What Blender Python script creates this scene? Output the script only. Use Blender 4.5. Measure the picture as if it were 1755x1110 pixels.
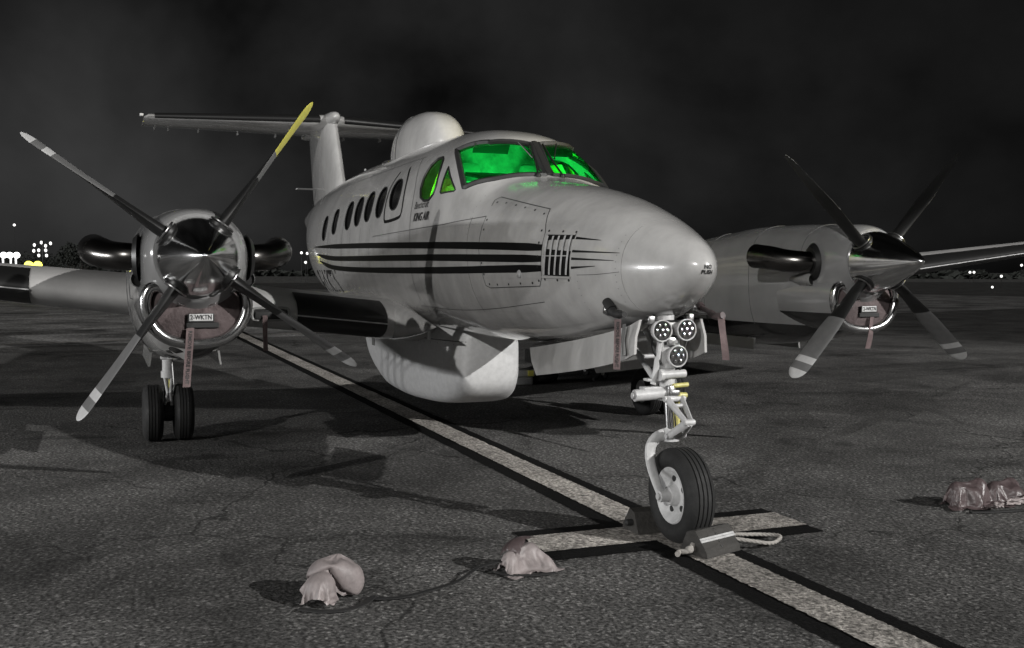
import bpy, bmesh, math, random
from mathutils import Vector, Matrix
R = math.radians
for o in list(bpy.data.objects): bpy.data.objects.remove(o)
scene = bpy.context.scene
col = scene.collection

# ------------------------------------------------------------------ camera
cam_d = bpy.data.cameras.new('camera'); cam = bpy.data.objects.new('camera', cam_d); col.objects.link(cam)
scene.camera = cam
YAW, PIT, ROL = R(158.537), R(-2.911), R(0.187)
cam_d.sensor_width = 36.0; cam_d.lens = 36.58; cam_d.clip_start = 0.05; cam_d.clip_end = 5000
fw = Vector((math.cos(YAW)*math.cos(PIT), math.sin(YAW)*math.cos(PIT), math.sin(PIT)))
rt = fw.cross(Vector((0, 0, 1))).normalized(); up = rt.cross(fw)
r2 = rt*math.cos(ROL)+up*math.sin(ROL); u2 = -rt*math.sin(ROL)+up*math.cos(ROL)
cam.matrix_world = Matrix(((r2.x, u2.x, -fw.x, 5.287), (r2.y, u2.y, -fw.y, -3.168), (r2.z, u2.z, -fw.z, 1.603), (0, 0, 0, 1)))

# ------------------------------------------------------------------ sky: a cloudy night sky
SUN_AZ, SUN_EL = R(-46.5), R(19.5)
world = bpy.data.worlds.new('World'); scene.world = world; world.use_nodes = True
nt = world.node_tree; nt.nodes.clear(); N = nt.nodes.new; L = nt.links.new
wo = N('ShaderNodeOutputWorld'); bg = N('ShaderNodeBackground'); bg.inputs['Strength'].default_value = 1.0
sky = N('ShaderNodeTexSky'); sky.sky_type = 'NISHITA'; sky.sun_disc = False
sky.sun_elevation = SUN_EL; sky.sun_rotation = math.pi/2-SUN_AZ
bw = N('ShaderNodeRGBToBW'); L(sky.outputs[0], bw.inputs[0])
tc = N('ShaderNodeTexCoord')
mp = N('ShaderNodeMapping'); mp.inputs['Scale'].default_value = (1.0, 1.0, 1.15); mp.inputs['Location'].default_value = (4.2, 2.6, 1.3); L(tc.outputs['Generated'], mp.inputs[0])
n1 = N('ShaderNodeTexNoise'); n1.inputs['Scale'].default_value = 3.6; n1.inputs['Detail'].default_value = 5; n1.inputs['Roughness'].default_value = .5; n1.inputs['Distortion'].default_value = .15; L(mp.outputs[0], n1.inputs['Vector'])
mr = N('ShaderNodeMapRange'); mr.inputs[1].default_value = .35; mr.inputs[2].default_value = .7; mr.inputs[3].default_value = .22; mr.inputs[4].default_value = 1.9; L(n1.outputs[0], mr.inputs[0])
m1 = N('ShaderNodeMath'); m1.operation = 'MULTIPLY'; L(bw.outputs[0], m1.inputs[0]); m1.inputs[1].default_value = 1
m2 = N('ShaderNodeMath'); m2.operation = 'MULTIPLY'; m2.inputs[1].default_value = 0.0010; L(m1.outputs[0], m2.inputs[0])
# glow of the lit terminal over the left horizon
dp = N('ShaderNodeVectorMath'); dp.operation = 'DOT_PRODUCT'; L(tc.outputs['Generated'], dp.inputs[0])
GA = R(186); dp.inputs[1].default_value = (math.cos(GA), math.sin(GA), 0.02)
mx = N('ShaderNodeMath'); mx.operation = 'MAXIMUM'; mx.inputs[1].default_value = 0; L(dp.outputs['Value'], mx.inputs[0])
pw = N('ShaderNodeMath'); pw.operation = 'POWER'; pw.inputs[1].default_value = 5; L(mx.outputs[0], pw.inputs[0])
gk = N('ShaderNodeMath'); gk.operation = 'MULTIPLY'; gk.inputs[1].default_value = 0.016; L(pw.outputs[0], gk.inputs[0])
ad = N('ShaderNodeMath'); ad.operation = 'ADD'; L(m2.outputs[0], ad.inputs[0]); L(gk.outputs[0], ad.inputs[1])
mc = N('ShaderNodeMath'); mc.operation = 'MULTIPLY'; L(ad.outputs[0], mc.inputs[0]); L(mr.outputs[0], mc.inputs[1]); L(mc.outputs[0], bg.inputs['Color']); L(bg.outputs[0], wo.inputs[0])

# ------------------------------------------------------------------ key light: the strong light from the left front
sd = bpy.data.lights.new('key_sun', 'SUN'); sd.energy = 1.45; sd.angle = R(.5); sd.color = (1, .985, .96)
so = bpy.data.objects.new('key_sun', sd); col.objects.link(so)
ldir = Vector((math.cos(SUN_AZ)*math.cos(SUN_EL), math.sin(SUN_AZ)*math.cos(SUN_EL), math.sin(SUN_EL)))
so.rotation_euler = ldir.to_track_quat('Z', 'Y').to_euler(); so.location = ldir*60

scene.view_settings.view_transform = 'Standard'; scene.view_settings.look = 'None'
scene.view_settings.exposure = 0; scene.view_settings.gamma = 1; scene.view_settings.use_curve_mapping = False
scene.render.engine = 'CYCLES'

# ------------------------------------------------------------------ fuselage profile
# fuselage stations: x, top z, bottom z, half width, z of max width, superellipse exponent
TIP=(0.232,1.63)
ST=[(0.232,1.63,1.63,0.0,1.63,2.0),(0.188,1.712,1.55,.082,1.63,2.0),(0.095,1.782,1.472,.155,1.625,2.0),(-.09,1.862,1.38,.252,1.62,2.05),(-.31,1.945,1.30,.335,1.62,2.1),
(-.54,2.018,1.24,.405,1.63,2.15),(-.9,2.115,1.17,.50,1.65,2.2),(-1.3,2.195,1.115,.575,1.68,2.25),(-1.7,2.26,1.08,.635,1.72,2.25),(-1.98,2.315,1.065,.668,1.76,2.3),
(-2.06,2.36,1.062,.678,1.77,2.35),(-2.28,2.575,1.058,.70,1.79,2.5),(-2.42,2.665,1.056,.712,1.80,2.5),(-2.7,2.745,1.052,.73,1.80,2.42),(-3.1,2.80,1.05,.746,1.80,2.25),(-3.6,2.83,1.05,.756,1.79,2.2),
(-4.5,2.84,1.05,.76,1.78,2.15),(-6.4,2.84,1.06,.76,1.78,2.15),(-7.2,2.82,1.08,.745,1.80,2.15),(-8.0,2.79,1.18,.70,1.86,2.1),(-9.0,2.74,1.44,.57,2.02,2.1),(-10.0,2.68,1.76,.37,2.2,2.1),(-11.0,2.6,2.06,.21,2.33,2.0),(-11.9,2.5,2.3,.07,2.4,2.0)]
def pchip(X,Y):
    n=len(X);h=[X[i+1]-X[i] for i in range(n-1)];d=[(Y[i+1]-Y[i])/h[i] for i in range(n-1)]
    m=[0.]*n;m[0]=d[0];m[-1]=d[-1]
    for i in range(1,n-1):
        if d[i-1]*d[i]>0:
            a=2*h[i]+h[i-1];b=h[i]+2*h[i-1];m[i]=(a+b)/(a/d[i-1]+b/d[i])
    def f(x):
        x=min(max(x,X[0]),X[-1]);i=0
        while i<n-2 and x>X[i+1]:i+=1
        t=(x-X[i])/h[i];t2=t*t;t3=t2*t
        return (2*t3-3*t2+1)*Y[i]+(t3-2*t2+t)*h[i]*m[i]+(-2*t3+3*t2)*Y[i+1]+(t3-t2)*h[i]*m[i+1]
    return f
_S=[math.sqrt(max(0,TIP[0]-s[0])) for s in ST]
_F=[pchip(_S,[s[k] for s in ST]) for k in range(1,6)]
def prof(x):
    s=math.sqrt(max(0.,TIP[0]-x)); return [f(s) for f in _F]
def sec(x,a):
    zt,zb,w,zc,n=prof(x);c,s=math.cos(a),math.sin(a);e=2/n
    y=w*math.copysign(abs(c)**e,c);H=(zt-zc) if s>0 else (zc-zb)
    return (x,y,zc+H*math.copysign(abs(s)**e,s))
def half(x,z):
    zt,zb,w,zc,n=prof(x);H=(zt-zc) if z>zc else (zc-zb)
    if H<=1e-6:return 0.
    r=abs(z-zc)/H
    return 0. if r>=1 else w*(1-r**n)**(1/n)
def inside(p):
    x,y,z=p
    if x>TIP[0] or x<-11.9:return False
    return abs(y)<half(x,z)

# ------------------------------------------------------------------ materials
def mat(name, c, rough=.5, metal=0., var=.0, scale=6., bump=0., bscale=40., coat=0., spec=.5, emit=None, es=0., streak=None):
    m = bpy.data.materials.new(name); m.use_nodes = True; t = m.node_tree; b = t.nodes['Principled BSDF']
    if not hasattr(c, '__len__'): c = (c, c, c)
    b.inputs['Base Color'].default_value = (*c, 1); b.inputs['Roughness'].default_value = rough
    b.inputs['Metallic'].default_value = metal; b.inputs['Coat Weight'].default_value = coat
    b.inputs['Coat Roughness'].default_value = .08; b.inputs['Specular IOR Level'].default_value = spec
    if emit: b.inputs['Emission Color'].default_value = (*emit, 1); b.inputs['Emission Strength'].default_value = es
    co = t.nodes.new('ShaderNodeTexCoord')
    if var:
        mpn = t.nodes.new('ShaderNodeMapping'); t.links.new(co.outputs['Object'], mpn.inputs[0])
        if streak: mpn.inputs['Scale'].default_value = streak
        n = t.nodes.new('ShaderNodeTexNoise'); n.inputs['Scale'].default_value = scale; n.inputs['Detail'].default_value = 6; n.inputs['Roughness'].default_value = .62
        t.links.new(mpn.outputs[0], n.inputs['Vector'])
        r = t.nodes.new('ShaderNodeMapRange'); r.inputs[1].default_value = .3; r.inputs[2].default_value = .7; r.inputs[3].default_value = 1-var; r.inputs[4].default_value = 1+var*.5
        t.links.new(n.outputs[0], r.inputs[0])
        mx = t.nodes.new('ShaderNodeVectorMath'); mx.operation = 'SCALE'; mx.inputs[0].default_value = c; t.links.new(r.outputs[0], mx.inputs['Scale'])
        t.links.new(mx.outputs[0], b.inputs['Base Color'])
        rr = t.nodes.new('ShaderNodeMapRange'); rr.inputs[3].default_value = min(1, rough*1.35); rr.inputs[4].default_value = rough*.8
        t.links.new(n.outputs[0], rr.inputs[0]); t.links.new(rr.outputs[0], b.inputs['Roughness'])
    if bump:
        n2 = t.nodes.new('ShaderNodeTexNoise'); n2.inputs['Scale'].default_value = bscale; n2.inputs['Detail'].default_value = 4
        t.links.new(co.outputs['Object'], n2.inputs['Vector'])
        bp = t.nodes.new('ShaderNodeBump'); bp.inputs['Strength'].default_value = bump; bp.inputs['Distance'].default_value = .02
        t.links.new(n2.outputs[0], bp.inputs['Height']); t.links.new(bp.outputs[0], b.inputs['Normal'])
    return m
M = {}
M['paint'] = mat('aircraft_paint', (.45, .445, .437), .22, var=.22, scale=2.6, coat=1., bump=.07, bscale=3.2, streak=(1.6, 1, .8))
M['nose_paint'] = M['paint']
M['nacelle'] = mat('nacelle_paint', (.24, .24, .235), .24, var=.14, scale=3, coat=.6, streak=(.6, 1, 1.6))
M['wing_paint'] = mat('wing_paint', (.40, .395, .39), .4, var=.2, scale=3, coat=.2)
M['black_paint'] = mat('black_paint', .012, .35, var=.2, scale=4)
M['rivet'] = mat('rivet_heads', .22, .5)
M['stripe'] = mat('stripe_paint', .006, .5, spec=.2)
M['seam'] = mat('panel_seam', .06, .7)
M['rubber'] = mat('black_rubber', .010, .7, var=.3, scale=12, bump=.15, bscale=60)
M['boot'] = mat('deice_boot', .010, .42, var=.3, scale=8)
M['chrome'] = mat('polished_metal', .80, .14, 1., var=.12, scale=9)
M['lip'] = mat('worn_polished_metal', .62, .2, 1., var=.25, scale=9, bump=.06, bscale=30)
M['exhaust'] = mat('heat_stained_steel', (.13, .125, .12), .22, 1., var=.4, scale=7)
M['gear'] = mat('gear_paint', .46, .4, var=.25, scale=14, bump=.1, bscale=60)
M['steel'] = mat('steel', .45, .3, 1., var=.3, scale=20)
M['dark_metal'] = mat('dark_metal', .05, .45, .6, var=.4, scale=20)
M['yellow'] = mat('yellow_paint_and_light', (.62, .57, .10), .4, var=.15, scale=20)
M['gear_yellow_lit'] = mat('yellow_lit_gear', (.50, .46, .16), .4, var=.3, scale=30)  # yellow lamp light on the nose gear, put into the parts' colour
M['blade'] = mat('blade_paint', .15, .42, var=.2, scale=8)
M['blade_black'] = mat('blade_boot', .010, .45, var=.2, scale=8)
M['white'] = mat('white_paint', .52, .45, var=.12, scale=20)
M['dark_glass'] = mat('dark_window', .004, .12, spec=.35)
M['frame'] = mat('window_frame', .018, .5, var=.2, scale=20)
M['red'] = mat('faded_red_cloth', (.085, .064, .064), .75, var=.25, scale=12, bump=.5, bscale=30)
M['ribbon'] = mat('red_ribbon', (.125, .09, .09), .8, var=.25, scale=14, bump=.3, bscale=40)
M['pink'] = mat('pink_cover_fabric', (.24, .21, .207), .5, var=.35, scale=9, bump=.15, bscale=40)
M['pink_dark'] = mat('dark_red_cover_fabric', (.075, .056, .057), .38, var=.3, scale=9, bump=.15, bscale=40)
M['strap'] = mat('black_strap', .015, .7)
M['ink'] = mat('ink', .012, .6)
M['wood'] = mat('painted_wood', (.035, .033, .03), .7, var=.5, scale=9, bump=.5, bscale=30, streak=(1, .15, 1))
M['rope'] = mat('rope', (.30, .285, .265), .85, var=.3, scale=60)
M['interior'] = mat('cockpit_trim', .36, .6, var=.5, scale=9, bump=.6, bscale=9)
M['interior_dark'] = mat('cockpit_black', .03, .6)
M['seat'] = mat('seat_leather', .35, .5, var=.3, scale=8)
M['lens'] = mat('lamp_lens', .03, .06, 0., spec=.8)
M['facet'] = mat('lamp_facet', .75, .1, 1.)
M['bark'] = mat('bark', (.05, .045, .04), .9, var=.3)
M['leaf'] = mat('leaf', (.045, .05, .045), .8, var=.3, scale=1)
M['pole'] = mat('galvanised_pole', .3, .5, .7, var=.2)
M['concrete'] = mat('concrete', .3, .9, var=.3)
M['flood'] = mat('lit_flood_lens', .8, .4, emit=(1, 1, 1), es=4)
M['yellow_lit'] = mat('lit_yellow_lens', (.8, .75, .1), .4, emit=(1, .95, .12), es=3.0)
M['far_lit'] = mat('far_lit_lens', .8, .4, emit=(1, .98, .95), es=1.8)
M['reflection_glow'] = mat('lamp_reflection_glow', .8, .4, emit=(1, 1, 1), es=1.2)  # reflections below the far lamps, given as a glow
M['wall_far'] = mat('far_wall', .25, .8, var=.2)

def glass_mat(nm='green_tinted_glass', tint=(.10, .95, .32)):
    m = bpy.data.materials.new(nm); m.use_nodes = True; t = m.node_tree; t.nodes.clear()
    o = t.nodes.new('ShaderNodeOutputMaterial'); mx = t.nodes.new('ShaderNodeMixShader'); tr = t.nodes.new('ShaderNodeBsdfTransparent')
    tr.inputs[0].default_value = (*tint, 1); g = t.nodes.new('ShaderNodeBsdfGlossy'); g.inputs['Roughness'].default_value = .04
    g.inputs['Color'].default_value = (.75, 1, .8, 1)
    f = t.nodes.new('ShaderNodeFresnel'); f.inputs[0].default_value = 1.5
    t.links.new(f.outputs[0], mx.inputs[0]); t.links.new(tr.outputs[0], mx.inputs[1]); t.links.new(g.outputs[0], mx.inputs[2]); t.links.new(mx.outputs[0], o.inputs[0])
    return m
M['glass'] = glass_mat(); M['glass_side'] = glass_mat('yellow_green_tinted_glass', (.75, .95, .28))
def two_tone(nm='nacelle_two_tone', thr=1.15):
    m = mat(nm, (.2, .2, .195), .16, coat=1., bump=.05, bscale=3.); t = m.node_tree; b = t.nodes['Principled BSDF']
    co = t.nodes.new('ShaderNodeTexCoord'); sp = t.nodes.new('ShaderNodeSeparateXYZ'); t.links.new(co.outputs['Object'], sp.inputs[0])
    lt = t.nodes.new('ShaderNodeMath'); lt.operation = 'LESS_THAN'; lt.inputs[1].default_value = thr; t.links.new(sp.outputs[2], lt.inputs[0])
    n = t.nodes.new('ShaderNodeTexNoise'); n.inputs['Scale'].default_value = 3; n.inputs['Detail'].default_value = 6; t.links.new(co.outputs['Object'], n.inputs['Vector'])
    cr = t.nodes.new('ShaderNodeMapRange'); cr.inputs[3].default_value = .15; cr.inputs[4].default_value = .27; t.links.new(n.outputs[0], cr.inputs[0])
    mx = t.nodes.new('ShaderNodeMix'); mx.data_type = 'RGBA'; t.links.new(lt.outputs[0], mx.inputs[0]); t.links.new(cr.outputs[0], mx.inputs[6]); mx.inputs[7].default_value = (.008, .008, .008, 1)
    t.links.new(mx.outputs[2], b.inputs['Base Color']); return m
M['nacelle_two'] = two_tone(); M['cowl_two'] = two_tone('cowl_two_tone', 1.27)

def ground_mat(name, base, grain, dark=.45, macro=.5, gs=70., bump=.8, spec=.25, stains=False, worn=0.):
    m = bpy.data.materials.new(name); m.use_nodes = True; t = m.node_tree; b = t.nodes['Principled BSDF']; n_ = t.nodes.new; l_ = t.links.new
    b.inputs['Roughness'].default_value = .85; b.inputs['Specular IOR Level'].default_value = spec
    co = n_('ShaderNodeTexCoord')
    a = n_('ShaderNodeTexNoise'); a.inputs['Scale'].default_value = gs; a.inputs['Detail'].default_value = 3; a.inputs['Roughness'].default_value = .6; l_(co.outputs['Object'], a.inputs['Vector'])
    v = n_('ShaderNodeTexVoronoi'); v.inputs['Scale'].default_value = gs*1.3; l_(co.outputs['Object'], v.inputs['Vector'])
    bgn = n_('ShaderNodeTexNoise'); bgn.inputs['Scale'].default_value = .55; bgn.inputs['Detail'].default_value = 7; bgn.inputs['Roughness'].default_value = .62; bgn.inputs['Distortion'].default_value = .6
    l_(co.outputs['Object'], bgn.inputs['Vector'])
    r1 = n_('ShaderNodeMapRange'); r1.inputs[1].default_value = .36; r1.inputs[2].default_value = .68; r1.inputs[3].default_value = dark; r1.inputs[4].default_value = 1.7; l_(a.outputs[0], r1.inputs[0])
    sep = n_('ShaderNodeSeparateColor'); l_(v.outputs['Color'], sep.inputs[0])
    r3 = n_('ShaderNodeMapRange'); r3.inputs[1].default_value = .72; r3.inputs[2].default_value = 1.; r3.inputs[3].default_value = 1; r3.inputs[4].default_value = 1+grain; l_(sep.outputs[0], r3.inputs[0])
    r2_ = n_('ShaderNodeMapRange'); r2_.inputs[1].default_value = .32; r2_.inputs[2].default_value = .7; r2_.inputs[3].default_value = 1-macro; r2_.inputs[4].default_value = 1+macro*.8; l_(bgn.outputs[0], r2_.inputs[0])
    x1 = n_('ShaderNodeMath'); x1.operation = 'MULTIPLY'; l_(r1.outputs[0], x1.inputs[0]); l_(r2_.outputs[0], x1.inputs[1])
    x2 = n_('ShaderNodeMath'); x2.operation = 'MULTIPLY'; l_(x1.outputs[0], x2.inputs[0]); l_(r3.outputs[0], x2.inputs[1])
    if stains:
        st = n_('ShaderNodeTexNoise'); st.inputs['Scale'].default_value = .9; st.inputs['Detail'].default_value = 8; st.inputs['Roughness'].default_value = .7; st.inputs['Distortion'].default_value = 1.2
        mo = n_('ShaderNodeMapping'); mo.inputs['Location'].default_value = (3.1, 7.7, 0); mo.inputs['Scale'].default_value = (1., .55, 1); mo.inputs['Rotation'].default_value = (0, 0, .5); l_(co.outputs['Object'], mo.inputs[0]); l_(mo.outputs[0], st.inputs['Vector'])
        sr = n_('ShaderNodeMapRange'); sr.inputs[1].default_value = .56; sr.inputs[2].default_value = .66; sr.inputs[3].default_value = 1; sr.inputs[4].default_value = .45; l_(st.outputs[0], sr.inputs[0])
        x3 = n_('ShaderNodeMath'); x3.operation = 'MULTIPLY'; l_(x2.outputs[0], x3.inputs[0]); l_(sr.outputs[0], x3.inputs[1])
        # sealed cracks
        vc = n_('ShaderNodeTexVoronoi'); vc.feature = 'DISTANCE_TO_EDGE'; vc.inputs['Scale'].default_value = .28
        wz = n_('ShaderNodeTexNoise'); wz.inputs['Scale'].default_value = 1.3; wz.inputs['Detail'].default_value = 6; l_(co.outputs['Object'], wz.inputs['Vector'])
        av = n_('ShaderNodeVectorMath'); av.operation = 'MULTIPLY_ADD'; l_(wz.outputs['Color'], av.inputs[0]); av.inputs[1].default_value = (1.2, 1.2, 0); l_(co.outputs['Object'], av.inputs[2]); l_(av.outputs[0], vc.inputs['Vector'])
        cr_ = n_('ShaderNodeMapRange'); cr_.inputs[1].default_value = .0015; cr_.inputs[2].default_value = .004; cr_.inputs[3].default_value = .35; cr_.inputs[4].default_value = 1; l_(vc.outputs['Distance'], cr_.inputs[0])
        x4 = n_('ShaderNodeMath'); x4.operation = 'MULTIPLY'; l_(x3.outputs[0], x4.inputs[0]); l_(cr_.outputs[0], x4.inputs[1]); x2 = x4
    if worn:
        wn = n_('ShaderNodeTexNoise'); wn.inputs['Scale'].default_value = 7; wn.inputs['Detail'].default_value = 9; wn.inputs['Roughness'].default_value = .75; l_(co.outputs['Object'], wn.inputs['Vector'])
        wr = n_('ShaderNodeMapRange'); wr.inputs[1].default_value = .54; wr.inputs[2].default_value = .68; wr.inputs[3].default_value = 1; wr.inputs[4].default_value = 1-worn; l_(wn.outputs[0], wr.inputs[0])
        x3 = n_('ShaderNodeMath'); x3.operation = 'MULTIPLY'; l_(x2.outputs[0], x3.inputs[0]); l_(wr.outputs[0], x3.inputs[1]); x2 = x3
    sc = n_('ShaderNodeVectorMath'); sc.operation = 'SCALE'; sc.inputs[0].default_value = base; l_(x2.outputs[0], sc.inputs['Scale']); l_(sc.outputs[0], b.inputs['Base Color'])
    bp = n_('ShaderNodeBump'); bp.inputs['Strength'].default_value = bump; bp.inputs['Distance'].default_value = .012; l_(a.outputs[0], bp.inputs['Height']); l_(bp.outputs[0], b.inputs['Normal'])
    return m
M['asphalt'] = ground_mat('asphalt', (.080, .0785, .0765), 1.5, dark=.25, macro=.62, gs=44., stains=True, bump=.9)
M['slab'] = ground_mat('old_concrete', (.17, .168, .165), .6, dark=.6, macro=.75, gs=12., stains=True)
M['line'] = ground_mat('worn_line_paint', (.30, .282, .26), .7, dark=.4, macro=.55, gs=44., bump=.9, worn=.75)
M['border'] = ground_mat('black_border_paint', (.006, .006, .006), .5, dark=.6, macro=.3, bump=.4, spec=.1)
M['grass_far'] = ground_mat('dry_grass', (.16, .16, .155), .6, macro=.7, gs=1.5, bump=.3)

# ------------------------------------------------------------------ mesh helpers
def link(o, parent=None):
    col.objects.link(o)
    if parent is not None: o.parent = parent
    return o
def mesh(name, vs, fs, m, parent=None, smooth=True, mi=None, angle=None):
    d = bpy.data.meshes.new(name); d.from_pydata([tuple(v) for v in vs], [], fs); d.update()
    for k in (m if isinstance(m, (list, tuple)) else [m]): d.materials.append(M[k] if isinstance(k, str) else k)
    bm = bmesh.new(); bm.from_mesh(d); bmesh.ops.recalc_face_normals(bm, faces=bm.faces); bm.to_mesh(d); bm.free()
    if mi: d.polygons.foreach_set('material_index', mi)
    if smooth:
        d.polygons.foreach_set('use_smooth', [True]*len(d.polygons))
        if angle is not None: d.set_sharp_from_angle(angle=R(angle))
    return link(bpy.data.objects.new(name, d), parent)
def empty(name, loc=(0, 0, 0), parent=None):
    o = bpy.data.objects.new(name, None); o.location = loc; o.empty_display_size = .2; return link(o, parent)
def tag(o, label, cat, group=None):
    o['label'] = label; o['category'] = cat
    if group: o['group'] = group
    return o
def struct(o): o['kind'] = 'structure'; return o
class G:
    """collects simple shapes into one mesh"""
    def __init__(s): s.v = []; s.f = []; s.m = []
    def add(s, vs, fs, mi=0):
        k = len(s.v); s.v += [tuple(v) for v in vs]; s.f += [[i+k for i in f] for f in fs]; s.m += [mi]*len(fs); return s
    def loft(s, rings, closed=True, caps=(True, True), mi=0):
        n = len(rings[0]); vs = [p for r in rings for p in r]; fs = []
        for i in range(len(rings)-1):
            for j in range(n if closed else n-1):
                a, b = i*n+j, i*n+(j+1) % n; fs.append([a, b, b+n, a+n])
        if closed and caps[0]: fs.append(list(range(n))[::-1])
        if closed and caps[1]: fs.append([(len(rings)-1)*n+j for j in range(n)])
        return s.add(vs, fs, mi)
    def box(s, c, d, rot=None, mi=0, bev=0.):
        vs = []; b = bev
        bm = bmesh.new(); bmesh.ops.create_cube(bm, size=1)
        for v in bm.verts: v.co = Vector((v.co.x*d[0], v.co.y*d[1], v.co.z*d[2]))
        if b: bmesh.ops.bevel(bm, geom=bm.edges[:]+bm.verts[:], offset=b, segments=2, affect='EDGES', profile=.5)
        mt = Matrix.Translation(c) @ (rot if rot is not None else Matrix())
        bm.verts.index_update(); vs = [mt @ v.co for v in bm.verts]; fs = [[v.index for v in f.verts] for f in bm.faces]; bm.free()
        return s.add(vs, fs, mi)
    def tube(s, path, r, n=10, mi=0, caps=(True, True), squash=None, closed=False):
        P = [Vector(p) for p in path]; k = len(P); rr = r if hasattr(r, '__len__') else [r]*k; rings = []
        T = [(P[(i+1) % k if closed else min(i+1, k-1)]-P[(i-1) % k if closed else max(i-1, 0)]).normalized() for i in range(k)]
        a = Vector((0, 0, 1)) if abs(T[0].z) < .9 else Vector((1, 0, 0)); nv = (a-T[0]*a.dot(T[0])).normalized()
        for i in range(k):
            nv = (nv-T[i]*nv.dot(T[i])).normalized(); bv = T[i].cross(nv)
            sq = squash or (1, 1)
            rings.append([P[i]+(nv*math.cos(q)*sq[0]+bv*math.sin(q)*sq[1])*rr[i] for q in [2*math.pi*j/n for j in range(n)]])
        if closed: rings.append(rings[0]); return s.loft(rings, True, (False, False), mi)
        return s.loft(rings, True, caps, mi)
    def lathe(s, prof_, c=(0, 0, 0), axis='x', n=32, mi=0, caps=(True, True)):
        rings = []
        for a, r in prof_:
            ring = []
            for j in range(n):
                q = 2*math.pi*j/n; u, w = r*math.cos(q), r*math.sin(q)
                p = {'x': (a, u, w), 'y': (u, a, w), 'z': (u, w, a)}[axis]
                ring.append((p[0]+c[0], p[1]+c[1], p[2]+c[2]))
            rings.append(ring)
        return s.loft(rings, True, caps, mi)
    def disc(s, c, nrm, r, n=10, mi=0, th=.0):
        nrm = Vector(nrm).normalized(); a = nrm.orthogonal().normalized(); b = nrm.cross(a); c = Vector(c)
        r0 = [c+(a*math.cos(2*math.pi*j/n)+b*math.sin(2*math.pi*j/n))*r for j in range(n)]
        if th: return s.loft([[p-nrm*th for p in r0], r0], True, (True, True), mi)
        return s.add(r0, [list(range(n))], mi)
    def build(s, name, m, parent=None, smooth=True, angle=35): return mesh(name, s.v, s.f, m, parent, smooth, s.m if isinstance(m, (list, tuple)) else None, angle)
def catmull(P, k=8, closed=False):
    P = [Vector(p) for p in P]; n = len(P); out = []
    for i in range(n if closed else n-1):
        g = (lambda j: P[j % n]) if closed else (lambda j: P[min(max(j, 0), n-1)])
        p0, p1, p2, p3 = g(i-1), g(i), g(i+1), g(i+2)
        for q in range(k):
            t = q/k; out.append(.5*((2*p1)+(p2-p0)*t+(2*p0-5*p1+4*p2-p3)*t*t+(3*p1-p0-3*p2+p3)*t**3))
    if not closed: out.append(P[-1])
    return out
def text_mesh(txt, size, shear=0., space=1., bold=0.):
    c = bpy.data.curves.new('t', 'FONT'); c.body = txt; c.size = size; c.align_x = 'CENTER'; c.align_y = 'CENTER'; c.shear = shear; c.space_character = space; c.offset = bold; c.resolution_u = 3
    o = bpy.data.objects.new('t', c); col.objects.link(o); dg = bpy.context.evaluated_depsgraph_get(); dg.update()
    me = o.evaluated_get(dg).to_mesh(); v = [tuple(p.co) for p in me.vertices]; f = [list(p.vertices) for p in me.polygons]
    o.evaluated_get(dg).to_mesh_clear(); bpy.data.objects.remove(o); bpy.data.curves.remove(c)
    return v, f

# ================================================================== ground and markings
g = G(); g.add([(-130, -160, 0), (130, -160, 0), (130, 240, 0), (-130, 240, 0)], [[0, 1, 2, 3]])
struct(g.build('apron', 'asphalt'))
g = G(); g.add([(-2500, -2500, -.03), (2500, -2500, -.03), (2500, 2500, -.03), (-2500, 2500, -.03)], [[0, 1, 2, 3]])
struct(g.build('grass_field', 'grass_far'))
def sheet(name, rects, m, z, jit=.006):
    g = G(); rj = random.Random(hash(name) % 997 if False else len(name))
    for x0, x1, y0, y1 in rects:
        # ragged outline, densest near the nose wheel
        def side_pts(a0, a1):
            P = [a0]; q = a0; st = 1 if a1 > a0 else -1
            while (a1-q)*st > .05:
                q += st*(.02 if abs(q) < 3 else .12 if abs(q) < 8 else .6)*rj.uniform(.6, 1.4)
                if (a1-q)*st > .01: P.append(q)
            return P+[a1]
        j = lambda: rj.gauss(0, jit*.6)
        X, Y = side_pts(x0, x1), side_pts(y0, y1)
        bot = [(x, y0+j()) for x in X]; top_ = [(x, y1+j()) for x in X]
        vs = [(a, b, z) for a, b in bot]+[(a, b, z) for a, b in top_]; n = len(X)
        g.add(vs, [[i, i+1, n+i+1, n+i] for i in range(n-1)])
    return struct(g.build(name, m))
sheet('line_border', [(-60, 14, -.255, .235)], 'border', .003)
sheet('stop_bar_border', [(-.575, .085, -.86, .955)], 'border', .006)
sheet('taxi_line', [(-60, 14, -.130, .122)], 'line', .009)
sheet('stop_bar', [(-.43, -.075, -.855, .95)], 'line', .012)

g = G(); C_ = Vector((-17.2, -8.0, .0)); t_ = Vector((-.275, .961, 0)); n_ = Vector((-.961, -.275, 0))
for i in range(14):
    for j in range(6):
        a_ = C_+t_*(-72+10*i+.02)+n_*(.3+9.5*j); b_ = a_+t_*9.96; c_ = b_+n_*9.46; d_ = a_+n_*9.46
        g.add([Vector((q.x, q.y, .003)) for q in (a_, b_, c_, d_)], [[0, 1, 2, 3]])
struct(g.build('concrete_slabs', 'slab', None, False))
g = G(); A_, B_ = Vector((-18.4, -8.6, .004)), Vector((-22.0, 4.0, .004)); t_ = (B_-A_).normalized(); n_ = Vector((-t_.y, t_.x, 0))*.07
A_ -= t_*6; g.add([A_-n_, A_+n_, B_+n_, B_-n_], [[0, 1, 2, 3]]); struct(g.build('painted_line', 'line'))

# ================================================================== the airplane
plane = tag(empty('airplane'), 'twin-propeller airplane with green lit windscreen, roof dome and belly pod', 'airplane')

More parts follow.
